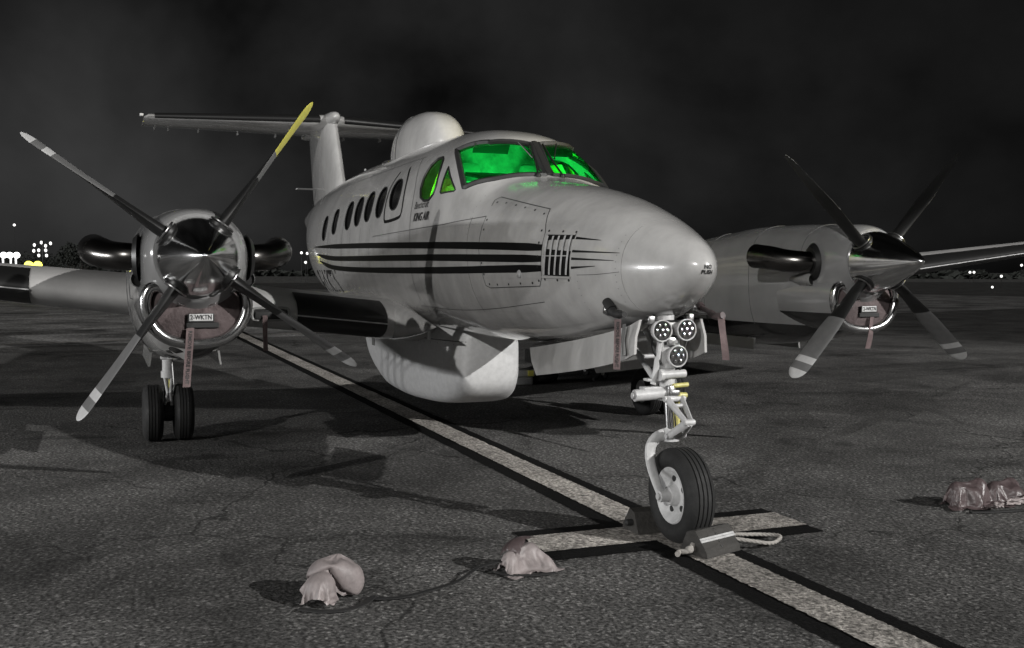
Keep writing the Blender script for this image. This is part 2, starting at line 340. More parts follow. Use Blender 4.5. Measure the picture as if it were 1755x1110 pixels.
# ---- fuselage shell
NT = 112
xs = []
x = TIP[0]
s = 0.0
while True:
    s += .02 if s < .8 else (.012 if s < 1.9 else .03)
    x = TIP[0]-s*s
    if x < -3.2: break
    xs.append(x)
xs = [TIP[0]-1e-5]+xs
while x > -11.9: xs.append(x); x -= .11
xs.append(-11.9)
SEAM = -.228
def ring(x): return [Vector(sec(x, 2*math.pi*(j+.5)/NT)) for j in range(NT)]
gn = G(); gn.loft([ring(x) for x in xs if x > SEAM+.01]+[ring(SEAM+.0012), [Vector((p.x+.004, p.y*.98, 1.6+(p.z-1.6)*.98)) for p in ring(SEAM+.0012)]], True, (True, True))
gn.build('nose_cone', 'nose_paint', plane, angle=40)
gf = G(); gf.loft([[Vector((p.x-.004, p.y*.98, 1.6+(p.z-1.6)*.98)) for p in ring(SEAM-.0012)], ring(SEAM-.0012)]+[ring(x) for x in xs if x < SEAM-.01], True, (True, True))
bmf = bmesh.new(); vv = [bmf.verts.new(v) for v in gf.v]
for f in gf.f: bmf.faces.new([vv[i] for i in f])
bmesh.ops.recalc_face_normals(bmf, faces=bmf.faces)

def cut(polys, N, rad=.9):
    """cuts the convex polygons out of the shell; returns the cut-out faces"""
    N = Vector(N).normalized(); sets = []
    for P in polys:
        P = [Vector(p) for p in P]; c = sum(P, Vector())/len(P); pl = []
        for i in range(len(P)):
            a, b = P[i], P[(i+1) % len(P)]; nn = (b-a).cross(N).normalized()
            if nn.dot(c-a) > 0: nn = -nn
            pl.append((a, nn))
        mxr = max((p-c).length for p in P)+.12
        for a, nn in pl:
            ge = set()
            for f in bmf.faces:
                q = f.calc_center_median()-c
                if q.length < mxr+.1 and f.normal.dot(N) > .1: ge.add(f); ge.update(f.edges); ge.update(f.verts)
            bmesh.ops.bisect_plane(bmf, geom=list(ge), dist=1e-5, plane_co=a, plane_no=nn)
            bmf.normal_update()
        sets.append((c, mxr, pl))
    res = set()
    for f in bmf.faces:
        q = f.calc_center_median()
        for c, mxr, pl in sets:
            if (q-c).length < mxr+.1 and f.normal.dot(N) > .1 and all((q-a).dot(nn) < 1e-6 for a, nn in pl): res.add(f)
    return list(res)
def take(fs, name, m, inset, parent=plane, frame=None, fr=.012, fname='window_frame'):
    idx = {}; vs = []; out = []
    for f in fs:
        row = []
        for v in f.verts:
            if v not in idx: idx[v] = len(vs); vs.append((v.co.copy(), v.normal.copy()))
            row.append(idx[v])
        out.append(row)
    ec = {}
    for r in out:
        for i in range(len(r)):
            e = (r[i], r[(i+1) % len(r)]); k = tuple(sorted(e)); ec[k] = ec.get(k, 0)+1
    bnd = [k for k, c in ec.items() if c == 1]; adj = {}
    for a, b in bnd: adj.setdefault(a, []).append(b); adj.setdefault(b, []).append(a)
    st = bnd[0][0]; loop = [st]; prev = None; cur = st
    while True:
        nx = [q for q in adj[cur] if q != prev]
        if not nx: break
        prev, cur = cur, nx[0]
        if cur == st or len(loop) > 5000: break
        loop.append(cur)
    o = mesh(name, [p-n*inset for p, n in vs], out, m, parent, True)
    if frame:
        Lp = [vs[i][0] for i in loop]; Q = [Lp[0]]
        for p in Lp[1:]:
            if (p-Q[-1]).length > .012: Q.append(p)
        gg = G(); gg.tube(Q, fr, 6, closed=True); gg.build(fname, frame, o)
    bmesh.ops.delete(bmf, geom=fs, context='FACES')
    return o
for sgn in (-1, 1):
    S = lambda P: [(p[0], -sgn*p[1], p[2]) for p in P]
    A = [(-2.715, -.503, 2.570), (-2.222, -.605, 2.231), (-2.082, -.406, 2.293), (-2.408, -.330, 2.609)]
    B = [(-2.082, -.406, 2.293), (-2.010, -.036, 2.329), (-2.305, -.036, 2.598), (-2.408, -.330, 2.609)]
    fs = cut([S(A), S(B)], (.60, sgn*.42, .68))
    take(fs, 'windscreen', 'glass', .006, frame='frame', fr=.024)
    T3 = [(-2.60, -.57, 2.455), (-2.345, -.635, 2.235), (-2.325, -.638, 2.222), (-2.335, -.64, 2.210), (-2.575, -.67, 2.208), (-2.60, -.67, 2.222), (-2.64, -.59, 2.44)]
    fs = cut([S(T3)], (.12, sgn*.93, .35)); take(fs, 'side_window', 'glass_side', .006, frame='frame', fr=.008)
    Q3 = [(-2.95, -.54, 2.535), (-2.87, -.56, 2.50), (-2.80, -.60, 2.423), (-2.73, -.66, 2.28), (-2.735, -.68, 2.22), (-2.82, -.70, 2.176), (-2.95, -.70, 2.172), (-3.07, -.70, 2.21), (-3.14, -.68, 2.29), (-3.17, -.63, 2.39), (-3.15, -.57, 2.48), (-3.06, -.54, 2.53)]
    fs = cut([S(Q3)], (.04, sgn*.90, .42)); take(fs, 'side_window', 'glass_side', .006, frame='frame', fr=.012)
    for k, (cx, cz) in enumerate([(-3.935, 2.305), (-4.42, 2.257), (-4.87, 2.24), (-5.29, 2.21), (-5.72, 2.186), (-6.38, 2.145), (-6.95, 2.09)]):
        a, b, sh = (.18, .165, -.40) if k == 0 else (.15, .168, -.22) if k < 5 else (.135, .155, -.1)
        P = []
        for j in range(18):
            q = 2*math.pi*j/18; dz = b*math.copysign(abs(math.sin(q))**.85, math.sin(q)); P.append((cx+sh*dz+a*math.copysign(abs(math.cos(q))**.85, math.cos(q)), sgn*.70, cz+dz))
        fs = cut([P], (0, sgn*.93, .36)); take(fs, 'cabin_window', 'dark_glass', .010, frame='frame', fr=.007)
d = bpy.data.meshes.new('fuselage'); bmf.to_mesh(d); bmf.free(); d.materials.append(M['paint'])
d.polygons.foreach_set('use_smooth', [True]*len(d.polygons)); d.set_sharp_from_angle(angle=R(40)); fus = link(bpy.data.objects.new('fuselage', d), plane)

# ---- things painted or fixed on the skin: (x, z) on the side of the shell
def skin(x, z, side=-1, off=.003): return Vector((x, side*(half(x, z)+off), z))
def strip(name, pts, wd, m, side=-1, off=.003, parent=None, k=10):
    P = catmull([(p[0], 0, p[1]) for p in pts], k) if k else [Vector((p[0], 0, p[1])) for p in pts]
    n = len(P); g = G(); vs = []
    for i in range(n):
        t = (P[min(i+1, n-1)]-P[max(i-1, 0)]).normalized(); nn = Vector((-t.z, 0, t.x)); u = i/(n-1)
        w = wd(u) if callable(wd) else wd
        for q in (-.5, 0, .5): r = P[i]+nn*w*q; vs.append(skin(r.x, r.z, side, off))
    fs = []
    for i in range(n-1):
        for j in range(2): fs.append([i*3+j, i*3+j+1, i*3+j+4, i*3+j+3])
    g.add(vs, fs); return g.build(name, m, parent or plane, True, None)
for side in (-1, 1):
    tp = lambda u: .052*min(1, .12+u*6)*(1 if u < .9 else 1-(u-.9)*2.5)
    strip('stripe', [(-7.6, 1.89), (-5, 1.852), (-2.7, 1.807), (-1.53, 1.778), (-.955, 1.757)], tp, 'stripe', side)
    strip('stripe', [(-7.4, 1.80), (-6.4, 1.742), (-5, 1.725), (-2.7, 1.709), (-1.53, 1.693), (-.95, 1.684)], tp, 'stripe', side)
    strip('stripe', [(-7.2, 1.72), (-6.4, 1.64), (-5, 1.611), (-2.75, 1.607), (-1.53, 1.616), (-.95, 1.622)], tp, 'stripe', side)
    for a, b in [((-.65, 1.812), (-.43, 1.793)), ((-.65, 1.729), (-.25, 1.713)), ((-.65, 1.682), (-.285, 1.668)), ((-.65, 1.625), (-.435, 1.635))]:
        strip('stripe', [a, b], lambda u: .016*(1-.85*u), 'stripe', side)
    # vent grille
    gb = strip('vent_grille', [(-.925, 1.708), (-.665, 1.70)], .262, 'stripe', side, .004)
    for k in range(5):
        xx = -.905+k*.056; strip('slat', [(xx-.008, 1.58), (xx+.004, 1.70), (xx-.004, 1.83)], .017, 'gear', side, .012, gb, 6)
    strip('slat', [(-.925, 1.702), (-.68, 1.70)], .006, 'gear', side, .014, gb, 4)
    strip('grille_rim', [(-.945, 1.85), (-.66, 1.838)], .014, 'paint', side, .008, gb, 4); strip('grille_rim', [(-.945, 1.565), (-.66, 1.563)], .014, 'paint', side, .008, gb, 4)
    # access panel outlines and their screws
    pan = [[(-1.81, 2.075), (-1.835, 2.12), (-1.80, 2.14), (-1.07, 2.016), (-.965, 1.86), (-.955, 1.70), (-.955, 1.56), (-.99, 1.505), (-1.66, 1.483), (-1.725, 1.50), (-1.785, 1.76), (-1.79, 1.998), (-2.41, 1.962), (-3.4, 1.945), (-4.5, 1.93)]]
    sm = G()
    for pl in pan:
        for i in range(len(pl)-1):
            a, b = Vector((pl[i][0], 0, pl[i][1])), Vector((pl[i+1][0], 0, pl[i+1][1])); n = max(2, int((b-a).length/.06)); t = (b-a).normalized(); nn = Vector((-t.z, 0, t.x))*.0028
            vs = []
            for k in range(n+1):
                p = a.lerp(b, k/n); vs += [skin((p+nn).x, (p+nn).z, side, .0025), skin((p-nn).x, (p-nn).z, side, .0025)]
            sm.add(vs, [[2*k, 2*k+1, 2*k+3, 2*k+2] for k in range(n)])
    sm.build('panel_seam', 'seam', plane, True, None)
    sc = G()
    scr = [(-1.775, 2.10), (-1.65, 2.088), (-1.5, 2.064), (-1.36, 2.04), (-1.22, 2.016), (-1.09, 1.985), (-1.01, 1.87), (-1.0, 1.79), (-.995, 1.70), (-.995, 1.63), (-.99, 1.54), (-1.07, 1.525), (-1.22, 1.52), (-1.38, 1.512), (-1.54, 1.508), (-1.66, 1.51), (-1.72, 1.58), (-1.74, 1.66), (-1.75, 1.90), (-1.755, 1.97), (-.93, 1.865), (-.79, 1.857), (-.67, 1.85), (-.92, 1.55), (-.79, 1.546), (-.68, 1.546)]
    for x_, z_ in scr:
        p = skin(x_, z_, side, .003); q1 = skin(x_+.02, z_, side)-p; q2 = skin(x_, z_+.02, side)-p; sc.disc(p, q1.cross(q2), .0085, 8)
    sc.build('panel_screws', 'ink', plane, False)['kind'] = 'stuff'
    sc = G(); p = skin(-1.22, 1.585, side, .004); sc.lathe([(-.02, .03), (0, .028), (.008, .02), (.012, .004)], (0, 0, 0), 'y', 14)
    o = sc.build('drain_cap', 'gear', plane); o.location = p; o.rotation_euler = (0, 0, 0 if side > 0 else math.pi)
    # emergency hatch outline around the first cabin window
    strip('hatch_outline', [(-3.86, 2.535), (-3.70, 2.40), (-3.59, 2.22), (-3.57, 2.11), (-3.65, 2.07), (-4.03, 2.052), (-4.13, 2.075), (-4.19, 2.2), (-4.23, 2.38), (-4.16, 2.52)], .028, 'stripe', side, .003)
    strip('panel_seam', [(-3.62, 2.60), (-3.32, 2.3), (-3.25, 2.0), (-3.22, 1.7), (-3.3, 1.35)], .007, 'seam', side, .002)
    strip('panel_seam', [(-5.9, 2.62), (-5.9, 2.3), (-5.9, 1.7), (-5.9, 1.35)], .006, 'seam', side, .002)
    strip('panel_seam', [(-1.98, 2.0), (-1.98, 1.75), (-1.97, 1.5), (-1.95, 1.3)], .004, 'seam', side, .002)
    for xx in (-4.65, -5.05, -5.5, -6.65, -7.15):
        strip('panel_seam', [(xx, 2.62), (xx, 2.45)], .004, 'seam', side, .002, None, 4); strip('panel_seam', [(xx, 2.04), (xx, 1.90), (xx, 1.56), (xx, 1.30)], .004, 'seam', side, .002, None, 5)
    strip('panel_seam', [(-1.0, 1.40), (-1.7, 1.335), (-2.4, 1.30), (-3.4, 1.30)], .004, 'seam', side, .002); strip('panel_seam', [(-3.5, 2.60), (-4.5, 2.60), (-6.5, 2.58), (-7.6, 2.54)], .004, 'seam', side, .002)
    strip('panel_seam', [(-.24, 1.60), (-.42, 1.585), (-.60, 1.58)], .003, 'seam', side, .002)
    rv = G()
    def rivet(x_, z_):
        q0 = skin(x_, z_, side, .0022); q1 = skin(x_+.004, z_, side, .0022)-q0; q2 = skin(x_, z_+.004, side, .0022)-q0; n_ = q1.cross(q2)
        if n_.length > 1e-12: rv.disc(q0, n_, .0042, 6)
    for xx, z0, z1 in [(-.27, 1.42, 1.82), (-.60, 1.32, 1.54), (-1.30, 1.18, 1.46), (-2.00, 1.30, 2.16), (-2.20, 1.20, 2.14), (-3.22, 1.20, 2.02), (-3.28, 1.20, 2.10), (-4.66, 1.25, 2.02), (-5.51, 1.25, 2.0), (-5.92, 1.25, 2.5), (-6.67, 1.25, 2.5)]:
        k = int((z1-z0)/.04)
        for i in range(k+1): rivet(xx, z0+(z1-z0)*i/k)
    for zz, x0, x1 in [(1.315, -1.1, -3.3), (1.915, -1.85, -4.6), (2.585, -3.7, -6.9), (1.56, -3.4, -6.2)]:
        k = int((x0-x1)/.045)
        for i in range(k+1): rivet(x0+(x1-x0)*i/k, zz+(.0 if zz != 1.915 else .03-.009*(x0-x1)*i/k))
    rv.build('rivet_rows', 'rivet', plane, False)['kind'] = 'stuff'
    def skin_text(name, txt, size, cx, cz, m='ink', slope=0., **kw):
        v, f = text_mesh(txt, size, **kw); vs = []
        for a, b, _ in v: X, Z = cx-side*a, cz+b+slope*a; vs.append(skin(X, Z, side, .004))
        return mesh(name, vs, f, m, plane, False)
    skin_text('lettering', 'Beechcraft', .085, -3.0, 2.145, shear=.25)
    skin_text('lettering', 'KING AIR', .095, -2.97, 2.045, shear=.35, bold=.002)
    skin_text('registration', '2-WKTN', .34, -6.95, 1.47, bold=.008)
    if side < 0:
        
        def nose_x(y_, z_):
            a_, b_ = -.2, TIP[0]
            for _ in range(30):
                m_ = (a_+b_)/2
                if half(m_, z_) > abs(y_): a_ = m_
                else: b_ = m_
            return a_
        for tx, tz in (('NO', 1.630), ('PUSH', 1.600)):
            v, f = text_mesh(tx, .032, bold=.0012); mesh('lettering', [(nose_x(a_+.005, tz+b_)+.003, a_+.005, tz+b_) for a_, b_, _ in v], f, 'ink', plane, False)

# ---- windscreen post, wipers, roof dome, antennas
g = G()
for sgn in (-1, 1): pass
g.tube([(-2.005, 0, 2.335), (-2.15, 0, 2.47), (-2.31, 0, 2.615)], .03, 8, squash=(.45, 1)); g.build('windscreen_post', 'frame', plane)
for sgn in (-1, 1):
    g = G(); g.lathe([(-.01, .022), (.02, .02), (.03, .012)], (-1.99, sgn*.1, 2.315), 'z', 10)
    g.tube([(-1.99, sgn*.1, 2.34), (-2.10, sgn*.075, 2.44), (-2.27, sgn*.055, 2.60)], .008, 6)
    g.tube([(-2.12, sgn*.09, 2.47), (-2.24, sgn*.16, 2.60)], .006, 6)
    g.build('wiper', 'black_paint', plane)
g = G(); rings = []
for i in range(29):
    t = i/28; t = .5-.5*math.cos(math.pi*t); xx = -4.40-1.62*t
    k_ = max(0., 1-abs((t-.47)/.53 if t > .47 else (.47-t)/.47)**2.5); h = .41*k_**.55; wd_ = .318*k_**.5
    rings.append([Vector((xx, wd_*math.copysign(abs(math.cos(q))**.8, math.cos(q)), 2.72+(h+.10)*math.copysign(abs(math.sin(q))**.8, math.sin(q)) if math.sin(q) > 0 else 2.72-.12*abs(math.sin(q)))) for q in [2*math.pi*j/32 for j in range(32)]])
g.loft(rings); dome = g.build('roof_dome', 'paint', plane, True, 60)
g = G(); rr = []
for j in range(17):
    q = math.pi*j/16; rr.append(Vector((-5.30, (.3195)*math.copysign(abs(math.cos(q))**.8, math.cos(q)), 2.72+.511*abs(math.sin(q))**.8)))
g.tube(rr, .005, 5); g.build('dome_seam', 'seam', dome)
g = G(); rr = [Vector((-5.22+.95*math.cos(2*math.pi*j/48), .40*math.sin(2*math.pi*j/48), 0)) for j in range(48)]
for p in rr: p.z = (lambda zt, zb, w, zc, n: zc+(zt-zc)*(1-min(.98, abs(p.y)/w)**n)**(1/n))(*prof(p.x))+.004
g.tube(rr, .012, 6, closed=True); g.build('dome_flange', 'paint', dome)
for (ax, az) in [(-7.9, 2.79), (-3.4, 2.82)]:
    g = G(); g.loft([[Vector((ax+dx*1.0-u*.06, dy, az-.02+u*.14)) for dx, dy in [(.07*(1-.4*u), 0), (0, .012), (-.08*(1-.4*u), 0), (0, -.012)]] for u in (0, 1)])
    if ax < -5: g.build('blade_antenna', 'white', plane)

# ---- belly pod and wing root fairing
def super_ring(x, yc, zt, zb, w, n, k=40):
    zc = (zt+zb)/2; e = 2/n
    return [Vector((x, yc+w*math.copysign(abs(math.cos(q))**e, math.cos(q)), zc+(zt-zb)/2*math.copysign(abs(math.sin(q))**e, math.sin(q)))) for q in [2*math.pi*(j+.5)/k for j in range(k)]]
PD = [(-3.24, 1.12, .78, .19, 3), (-3.27, 1.12, .62, .25, 4), (-3.42, 1.12, .48, .31, 4.6), (-3.65, 1.12, .405, .37, 5), (-4.0, 1.12, .375, .43, 5), (-4.6, 1.12, .36, .46, 5.2), (-5.2, 1.12, .38, .46, 5.2), (-5.7, 1.12, .47, .44, 5), (-6.1, 1.12, .60, .42, 4.4), (-6.4, 1.12, .78, .38, 3.6), (-6.64, 1.12, .96, .30, 3)]
PX = [-p[0] for p in PD]; PF = [pchip(PX, [p[k] for p in PD]) for k in range(1, 5)]
g = G(); g.loft([super_ring(-xx, 0, PF[0](xx), PF[1](xx), PF[2](xx), PF[3](xx), 56) for xx in [3.24, 3.245, 3.255, 3.27, 3.30, 3.34]+[3.4+.1*k for k in range(33)]])
pod = g.build('belly_pod', 'white', plane, True, 50)
def pod_half(xx, z_):
    zt, zb, w, n = [f(xx) for f in PF]; zc = (zt+zb)/2; r_ = min(.999, abs(z_-zc)/((zt-zb)/2)); return w*(1-r_**n)**(1/n)
for side in (-1, 1):
    g = G(); g.tube([(-xx, side*(pod_half(xx, .985)+.0005), .985) for xx in [3.26, 3.3, 3.36]+[3.45+.1*k for k in range(31)]], .0035, 4); g.build('pod_seam', 'seam', pod)
    sc = G()
    for k in range(24): xx = 3.4+.13*k; sc.disc((-xx, side*(pod_half(xx, .955)+.002), .955), (0, side, 0), .006, 8)
    sc.build('pod_screws', 'ink', pod, False)['kind'] = 'stuff'
g = G(); g.box((-5.75, -.445, .86), (.10, .008, .13)); g.build('pod_latch', 'nacelle', pod, False)
for xx in (-3.7, -4.4, -5.1):
    g = G(); g.box((xx, -.44, 1.03), (.03, .03, .10), bev=.005); g.build('pod_bracket', 'gear', pod, False)
FR = [(-2.9, .0, .005, 1.14), (-3.3, .05, .07, 1.13), (-3.7, .10, .13, 1.13), (-4.1, .17, .18, 1.14), (-4.7, .24, .22, 1.15), (-5.6, .24, .22, 1.15), (-6.4, .14, .15, 1.18), (-7.2, .01, .02, 1.25)]
for side in (-1, 1):
    g = G(); g.loft([[Vector((a, side*(.62+b*math.cos(q)), z_+h*math.sin(q))) for q in [2*math.pi*j/20 for j in range(20)]] for a, b, h, z_ in FR]); g.build('wing_root_fairing', 'paint', plane, True, 60)

# ---- wings
def airfoil(t, n=16):
    f = lambda u: 5*t*(.2969*math.sqrt(u)-.126*u-.3516*u*u+.2843*u**3-.1036*u**4)
    U = [.5*(1-math.cos(math.pi*i/n)) for i in range(n+1)]
    return [(u, f(u)*1.12) for u in U[::-1]]+[(u, -f(u)*.88) for u in U[1:-1]]
def wing_sec(y): # LE x, chord, z, thickness
    a = abs(y)
    if a < 2.6: return (-3.78, 2.35, 1.05+.108*a, .165)
    u = (a-2.6)/5.8; return (-3.78-.75*u, 2.35-1.15*u, 1.05+.108*a, .165-.04*u)
def wing_ring(y, lo=0., hi=1., off=0.):
    le, c, z, t = wing_sec(y); P = []
    for u, h in airfoil(t, 20):
        P.append(Vector((le-u*c, y, z+h*c+(off if h >= 0 else -off))))
    return P
for side in (-1, 1):
    ys = [.3, .7, 1.2, 1.8, 2.4, 3.0, 3.6, 4.2, 5, 6, 7, 8, 8.35, 8.45]
    g = G(); g.loft([wing_ring(side*y) for y in ys]); wing = g.build('wing', 'wing_paint', plane, True, 40)
    for y0, y1 in ((.80, 1.60), (3.72, 8.2)):
        g = G(); rings = []
        for k in range(9):
            y = y0+(y1-y0)*k/8; le, c, z, t = wing_sec(y); P = []
            us = [.13, .10, .075, .05, .032, .018, .008, .002, 0]
            f = lambda u: 5*t*(.2969*math.sqrt(u)-.126*u-.3516*u*u+.2843*u**3)
            for u in us: P.append(Vector((le-u*c+.006, side*y, z+f(u)*1.12*c+.004)))
            for u in us[-2::-1]: P.append(Vector((le-u*c+.006, side*y, z-f(u)*.88*c-.004)))
            rings.append(P)
        g.loft(rings, False); g.build('deice_boot', 'boot', wing, True, None)
        le, c, z, t = wing_sec(y0); g = G(); g.tube([(le+.012, side*y0, z-.01), (wing_sec(y1)[0]+.012, side*y1, wing_sec(y1)[2]-.01)], .006, 6); g.build('boot_seam', 'gear', wing)
    # ram air inlet in the leading edge between nacelle and boot
    y0, y1 = 1.68, 1.99; z_ = wing_sec(1.85)[2]-.02; xf = -3.745
    loop = [Vector((xf, side*((y0+y1)/2+(y1-y0)/2*math.copysign(abs(math.cos(q))**.35, math.cos(q))), z_+.052*math.copysign(abs(math.sin(q))**.35, math.sin(q)))) for q in [2*math.pi*j/32 for j in range(32)]]
    g = G(); g.tube(loop, .012, 8, closed=True); fr_ = g.build('air_inlet', 'nacelle', wing)
    g = G(); g.add([p+Vector((-.01, 0, 0)) for p in loop], [list(range(32))]); g.build('inlet_duct', 'black_paint', fr_, False)

# ---- tail
def foil_ring(le, c, t, place):
    return [place(le-u*c, h*c) for u, h in [(a, b if i <= 12 else b*1.12/.88) for i, (a, b) in enumerate(airfoil(t, 12))]]
g = G(); g.loft([foil_ring(le, c, t, lambda X, Hh: Vector((X, Hh, z_))) for z_, le, c, t in [(2.2, -8.4, 2.75, .085), (2.55, -8.95, 2.45, .09), (2.76, -9.25, 2.25, .095), (3.3, -9.58, 2.1, .10), (3.80, -9.88, 1.95, .10), (3.86, -9.92, 1.9, .08)]])
fin = g.build('tail_fin', 'paint', plane, True, 40)
g = G(); g.loft([foil_ring(le, c, t, lambda X, Hh: Vector((X, y, 3.80+Hh))) for y, le, c, t in [(-2.58, -10.66, 1.12, .03), (-2.52, -10.55, 1.2, .085), (-1.2, -10.22, 1.65, .10), (0, -9.92, 2.1, .11), (1.2, -10.22, 1.65, .10), (2.52, -10.55, 1.2, .085), (2.58, -10.66, 1.12, .03)]])
stab = g.build('tailplane', 'paint', plane, True, 40)
for side in (-1, 1):
    g = G(); rings = []
    for k in range(5):
        y = .18+(2.44-.18)*k/4; le = -9.92-.25*y; c = 2.1-.355*y; P = []
        for u, sg in [(.09, 1), (.05, 1), (.02, 1), (.006, 1), (0, 0), (.006, -1), (.02, -1)]:
            hh = 5*.105*(.2969*math.sqrt(u)-.126*u)*c*(1.12 if sg > 0 else .95); P.append(Vector((le-u*c+.006, side*y, 3.80+sg*(hh+.004))))
        rings.append(P)
    g.loft(rings, False); g.build('deice_boot', 'boot', stab, True, None)
    g = G(); g.box((-10.5, side*2.62, 3.80), (.10, .05, .04), bev=.012); g.build('tip_light', 'white', stab)
    for yy in (.55, 1.15, 1.75, 2.2, 2.4):
        g = G(); c = 2.1-.355*yy; xx = -9.92-.25*yy-c; g.box((xx+.15, side*yy, 3.755), (.16, .02, .04), bev=.006); g.build('elevator_hinge', 'paint', stab)
g = G(); g.lathe([(-9.66, .004), (-9.68, .035), (-9.74, .068), (-9.88, .095), (-10.2, .115), (-11.2, .12), (-12.0, .09), (-12.4, .03)], (0, 0, 3.82), 'x', 20); g.build('tail_bullet', 'paint', fin)
for side in (-1, 1):
    g = G(); g.loft([[Vector((-10.95+a*1.0, side*(.06+u*.30), 2.86+b)) for a, b in [(.14-.05*u, 0), (0, .012), (-.14+.02*u, 0), (0, -.012)]] for u in (0, 1)]); g.build('fin_antenna', 'white', fin)
g = G(); g.lathe([(-.012, .02), (.012, .02)], (-11.05, -.085, 2.62), 'y', 10); g.build('access_plug', 'ink', fin)

# ---- engine nacelles, intakes, exhausts, propellers
NY, NZ = 2.615, 1.687
NS = [(-1.47, 1.955, 1.42, .265, 2.), (-1.50, 1.972, 1.40, .285, 2.), (-1.62, 1.995, 1.30, .322, 2.1), (-1.9, 2.005, 1.12, .352, 2.25), (-2.3, 2.018, .99, .37, 2.4), (-2.8, 2.02, .935, .38, 2.5), (-3.3, 1.985, .91, .38, 2.5), (-3.9, 1.925, .91, .375, 2.5), (-4.7, 1.82, .93, .36, 2.5), (-5.6, 1.66, 1.02, .29, 2.3), (-6.6, 1.46, 1.25, .10, 2.)]
NX = [-n[0] for n in NS]; NF = [pchip(NX, [n[k] for n in NS]) for k in range(1, 5)]
KID = [(0, 1.405), (.09, 1.415), (.165, 1.462), (.235, 1.508), (.295, 1.492), (.322, 1.42), (.312, 1.325), (.262, 1.225), (.165, 1.155), (0, 1.128)]
def kidney(sc=1., yc=0., x=-1.55):
    P = [(y, z) for y, z in KID]+[(-y, z) for y, z in KID[-2:0:-1]]
    c = (0, 1.31); Q = [Vector((x, yc+(y-c[0])*sc, c[1]+(z-c[1])*sc)) for y, z in P]
    return catmull(Q, 4, True)
def make_nacelle(yc):
    g = G(); xs_ = [1.47, 1.485, 1.50, 1.53, 1.57, 1.62, 1.7, 1.8]+[1.9+.15*k for k in range(31)]+[6.58]
    rings = []
    for xx in xs_:
        zt, zb, w, n = [f(xx) for f in NF]; zc = zt-w*.95 if xx < 1.8 else (zt+zb)/2+.1; e = 2/n
        rings.append([Vector((-xx, yc+w*math.copysign(abs(math.cos(q))**e, math.cos(q)), zc+((zt-zc) if math.sin(q) > 0 else (zc-zb))*math.copysign(abs(math.sin(q))**e, math.sin(q)))) for q in [2*math.pi*(j+.5)/48 for j in range(48)]])
    g.loft(rings)
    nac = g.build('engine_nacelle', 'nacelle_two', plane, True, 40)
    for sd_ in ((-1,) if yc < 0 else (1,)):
        g = G(); rows = []  # key light on the lower outboard cowl, painted as a pale patch
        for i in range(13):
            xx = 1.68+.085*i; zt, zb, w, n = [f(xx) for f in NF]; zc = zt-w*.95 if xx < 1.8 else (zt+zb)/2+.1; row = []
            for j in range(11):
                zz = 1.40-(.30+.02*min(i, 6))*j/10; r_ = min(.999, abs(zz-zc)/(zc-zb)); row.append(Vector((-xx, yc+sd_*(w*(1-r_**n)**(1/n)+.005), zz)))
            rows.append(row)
        g.loft(rows, False); g.build('cowl_lit_patch', 'paint', nac, True, None)
    # chin intake: skirt, lip
    g = G(); g.loft([kidney(1.0, yc, -1.56), kidney(1.07, yc, -1.66), kidney(1.12, yc, -1.85), kidney(1.12, yc, -2.25)], True, (False, False))
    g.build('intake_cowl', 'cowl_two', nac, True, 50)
    g = G(); g.tube(kidney(.955, yc, -1.56), .036, 12, closed=True); g.build('intake_lip', 'lip', nac)
    g = G(); g.add(kidney(.9, yc, -1.64), [list(range(len(kidney(.9))))]); g.build('intake_duct', 'black_paint', nac, False)
    # exhaust stacks
    for sd_ in (-1, 1):
        P = catmull([(-1.80, yc+sd_*.27, NZ), (-1.83, yc+sd_*.40, NZ), (-1.93, yc+sd_*.505, NZ+.01), (-2.06, yc+sd_*.575, NZ+.035), (-2.22, yc+sd_*.605, NZ+.05)], 6)
        rr = [.084+.020*(i/(len(P)-1)) for i in range(len(P))]
        g = G(); g.tube(P, rr, 20, caps=(True, False)); q = P[-1]; e_ = (P[-1]-P[-3]).normalized()
        g.tube([q, q-e_*.18], [rr[-1]-.006, rr[-1]-.012], 20, caps=(False, True))
        ex = g.build('exhaust_stack', 'exhaust', nac, True, 60)
        g = G(); g.tube([(-1.80, yc+sd_*.335, NZ), (-1.805, yc+sd_*.365, NZ)], [.135, .105], 24, squash=(1.15, 1)); g.build('exhaust_collar', 'black_paint', ex)
    # cowl seams and latches
    for xx in (1.95, 2.65, 3.4):
        zt, zb, w, n = [f(xx) for f in NF]; zc = (zt+zb)/2+.1; e = 2/n
        g = G(); g.tube([Vector((-xx, yc+(w+.0005)*math.copysign(abs(math.cos(q))**e, math.cos(q)), zc+((zt-zc) if math.sin(q) > 0 else (zc-zb))*1.001*math.copysign(abs(math.sin(q))**e, math.sin(q)))) for q in [R(-40)+R(260)*j/40 for j in range(41)]], .0035, 4); g.build('cowl_seam', 'seam', nac)
    return nac
nacs = [make_nacelle(-NY), make_nacelle(NY)]
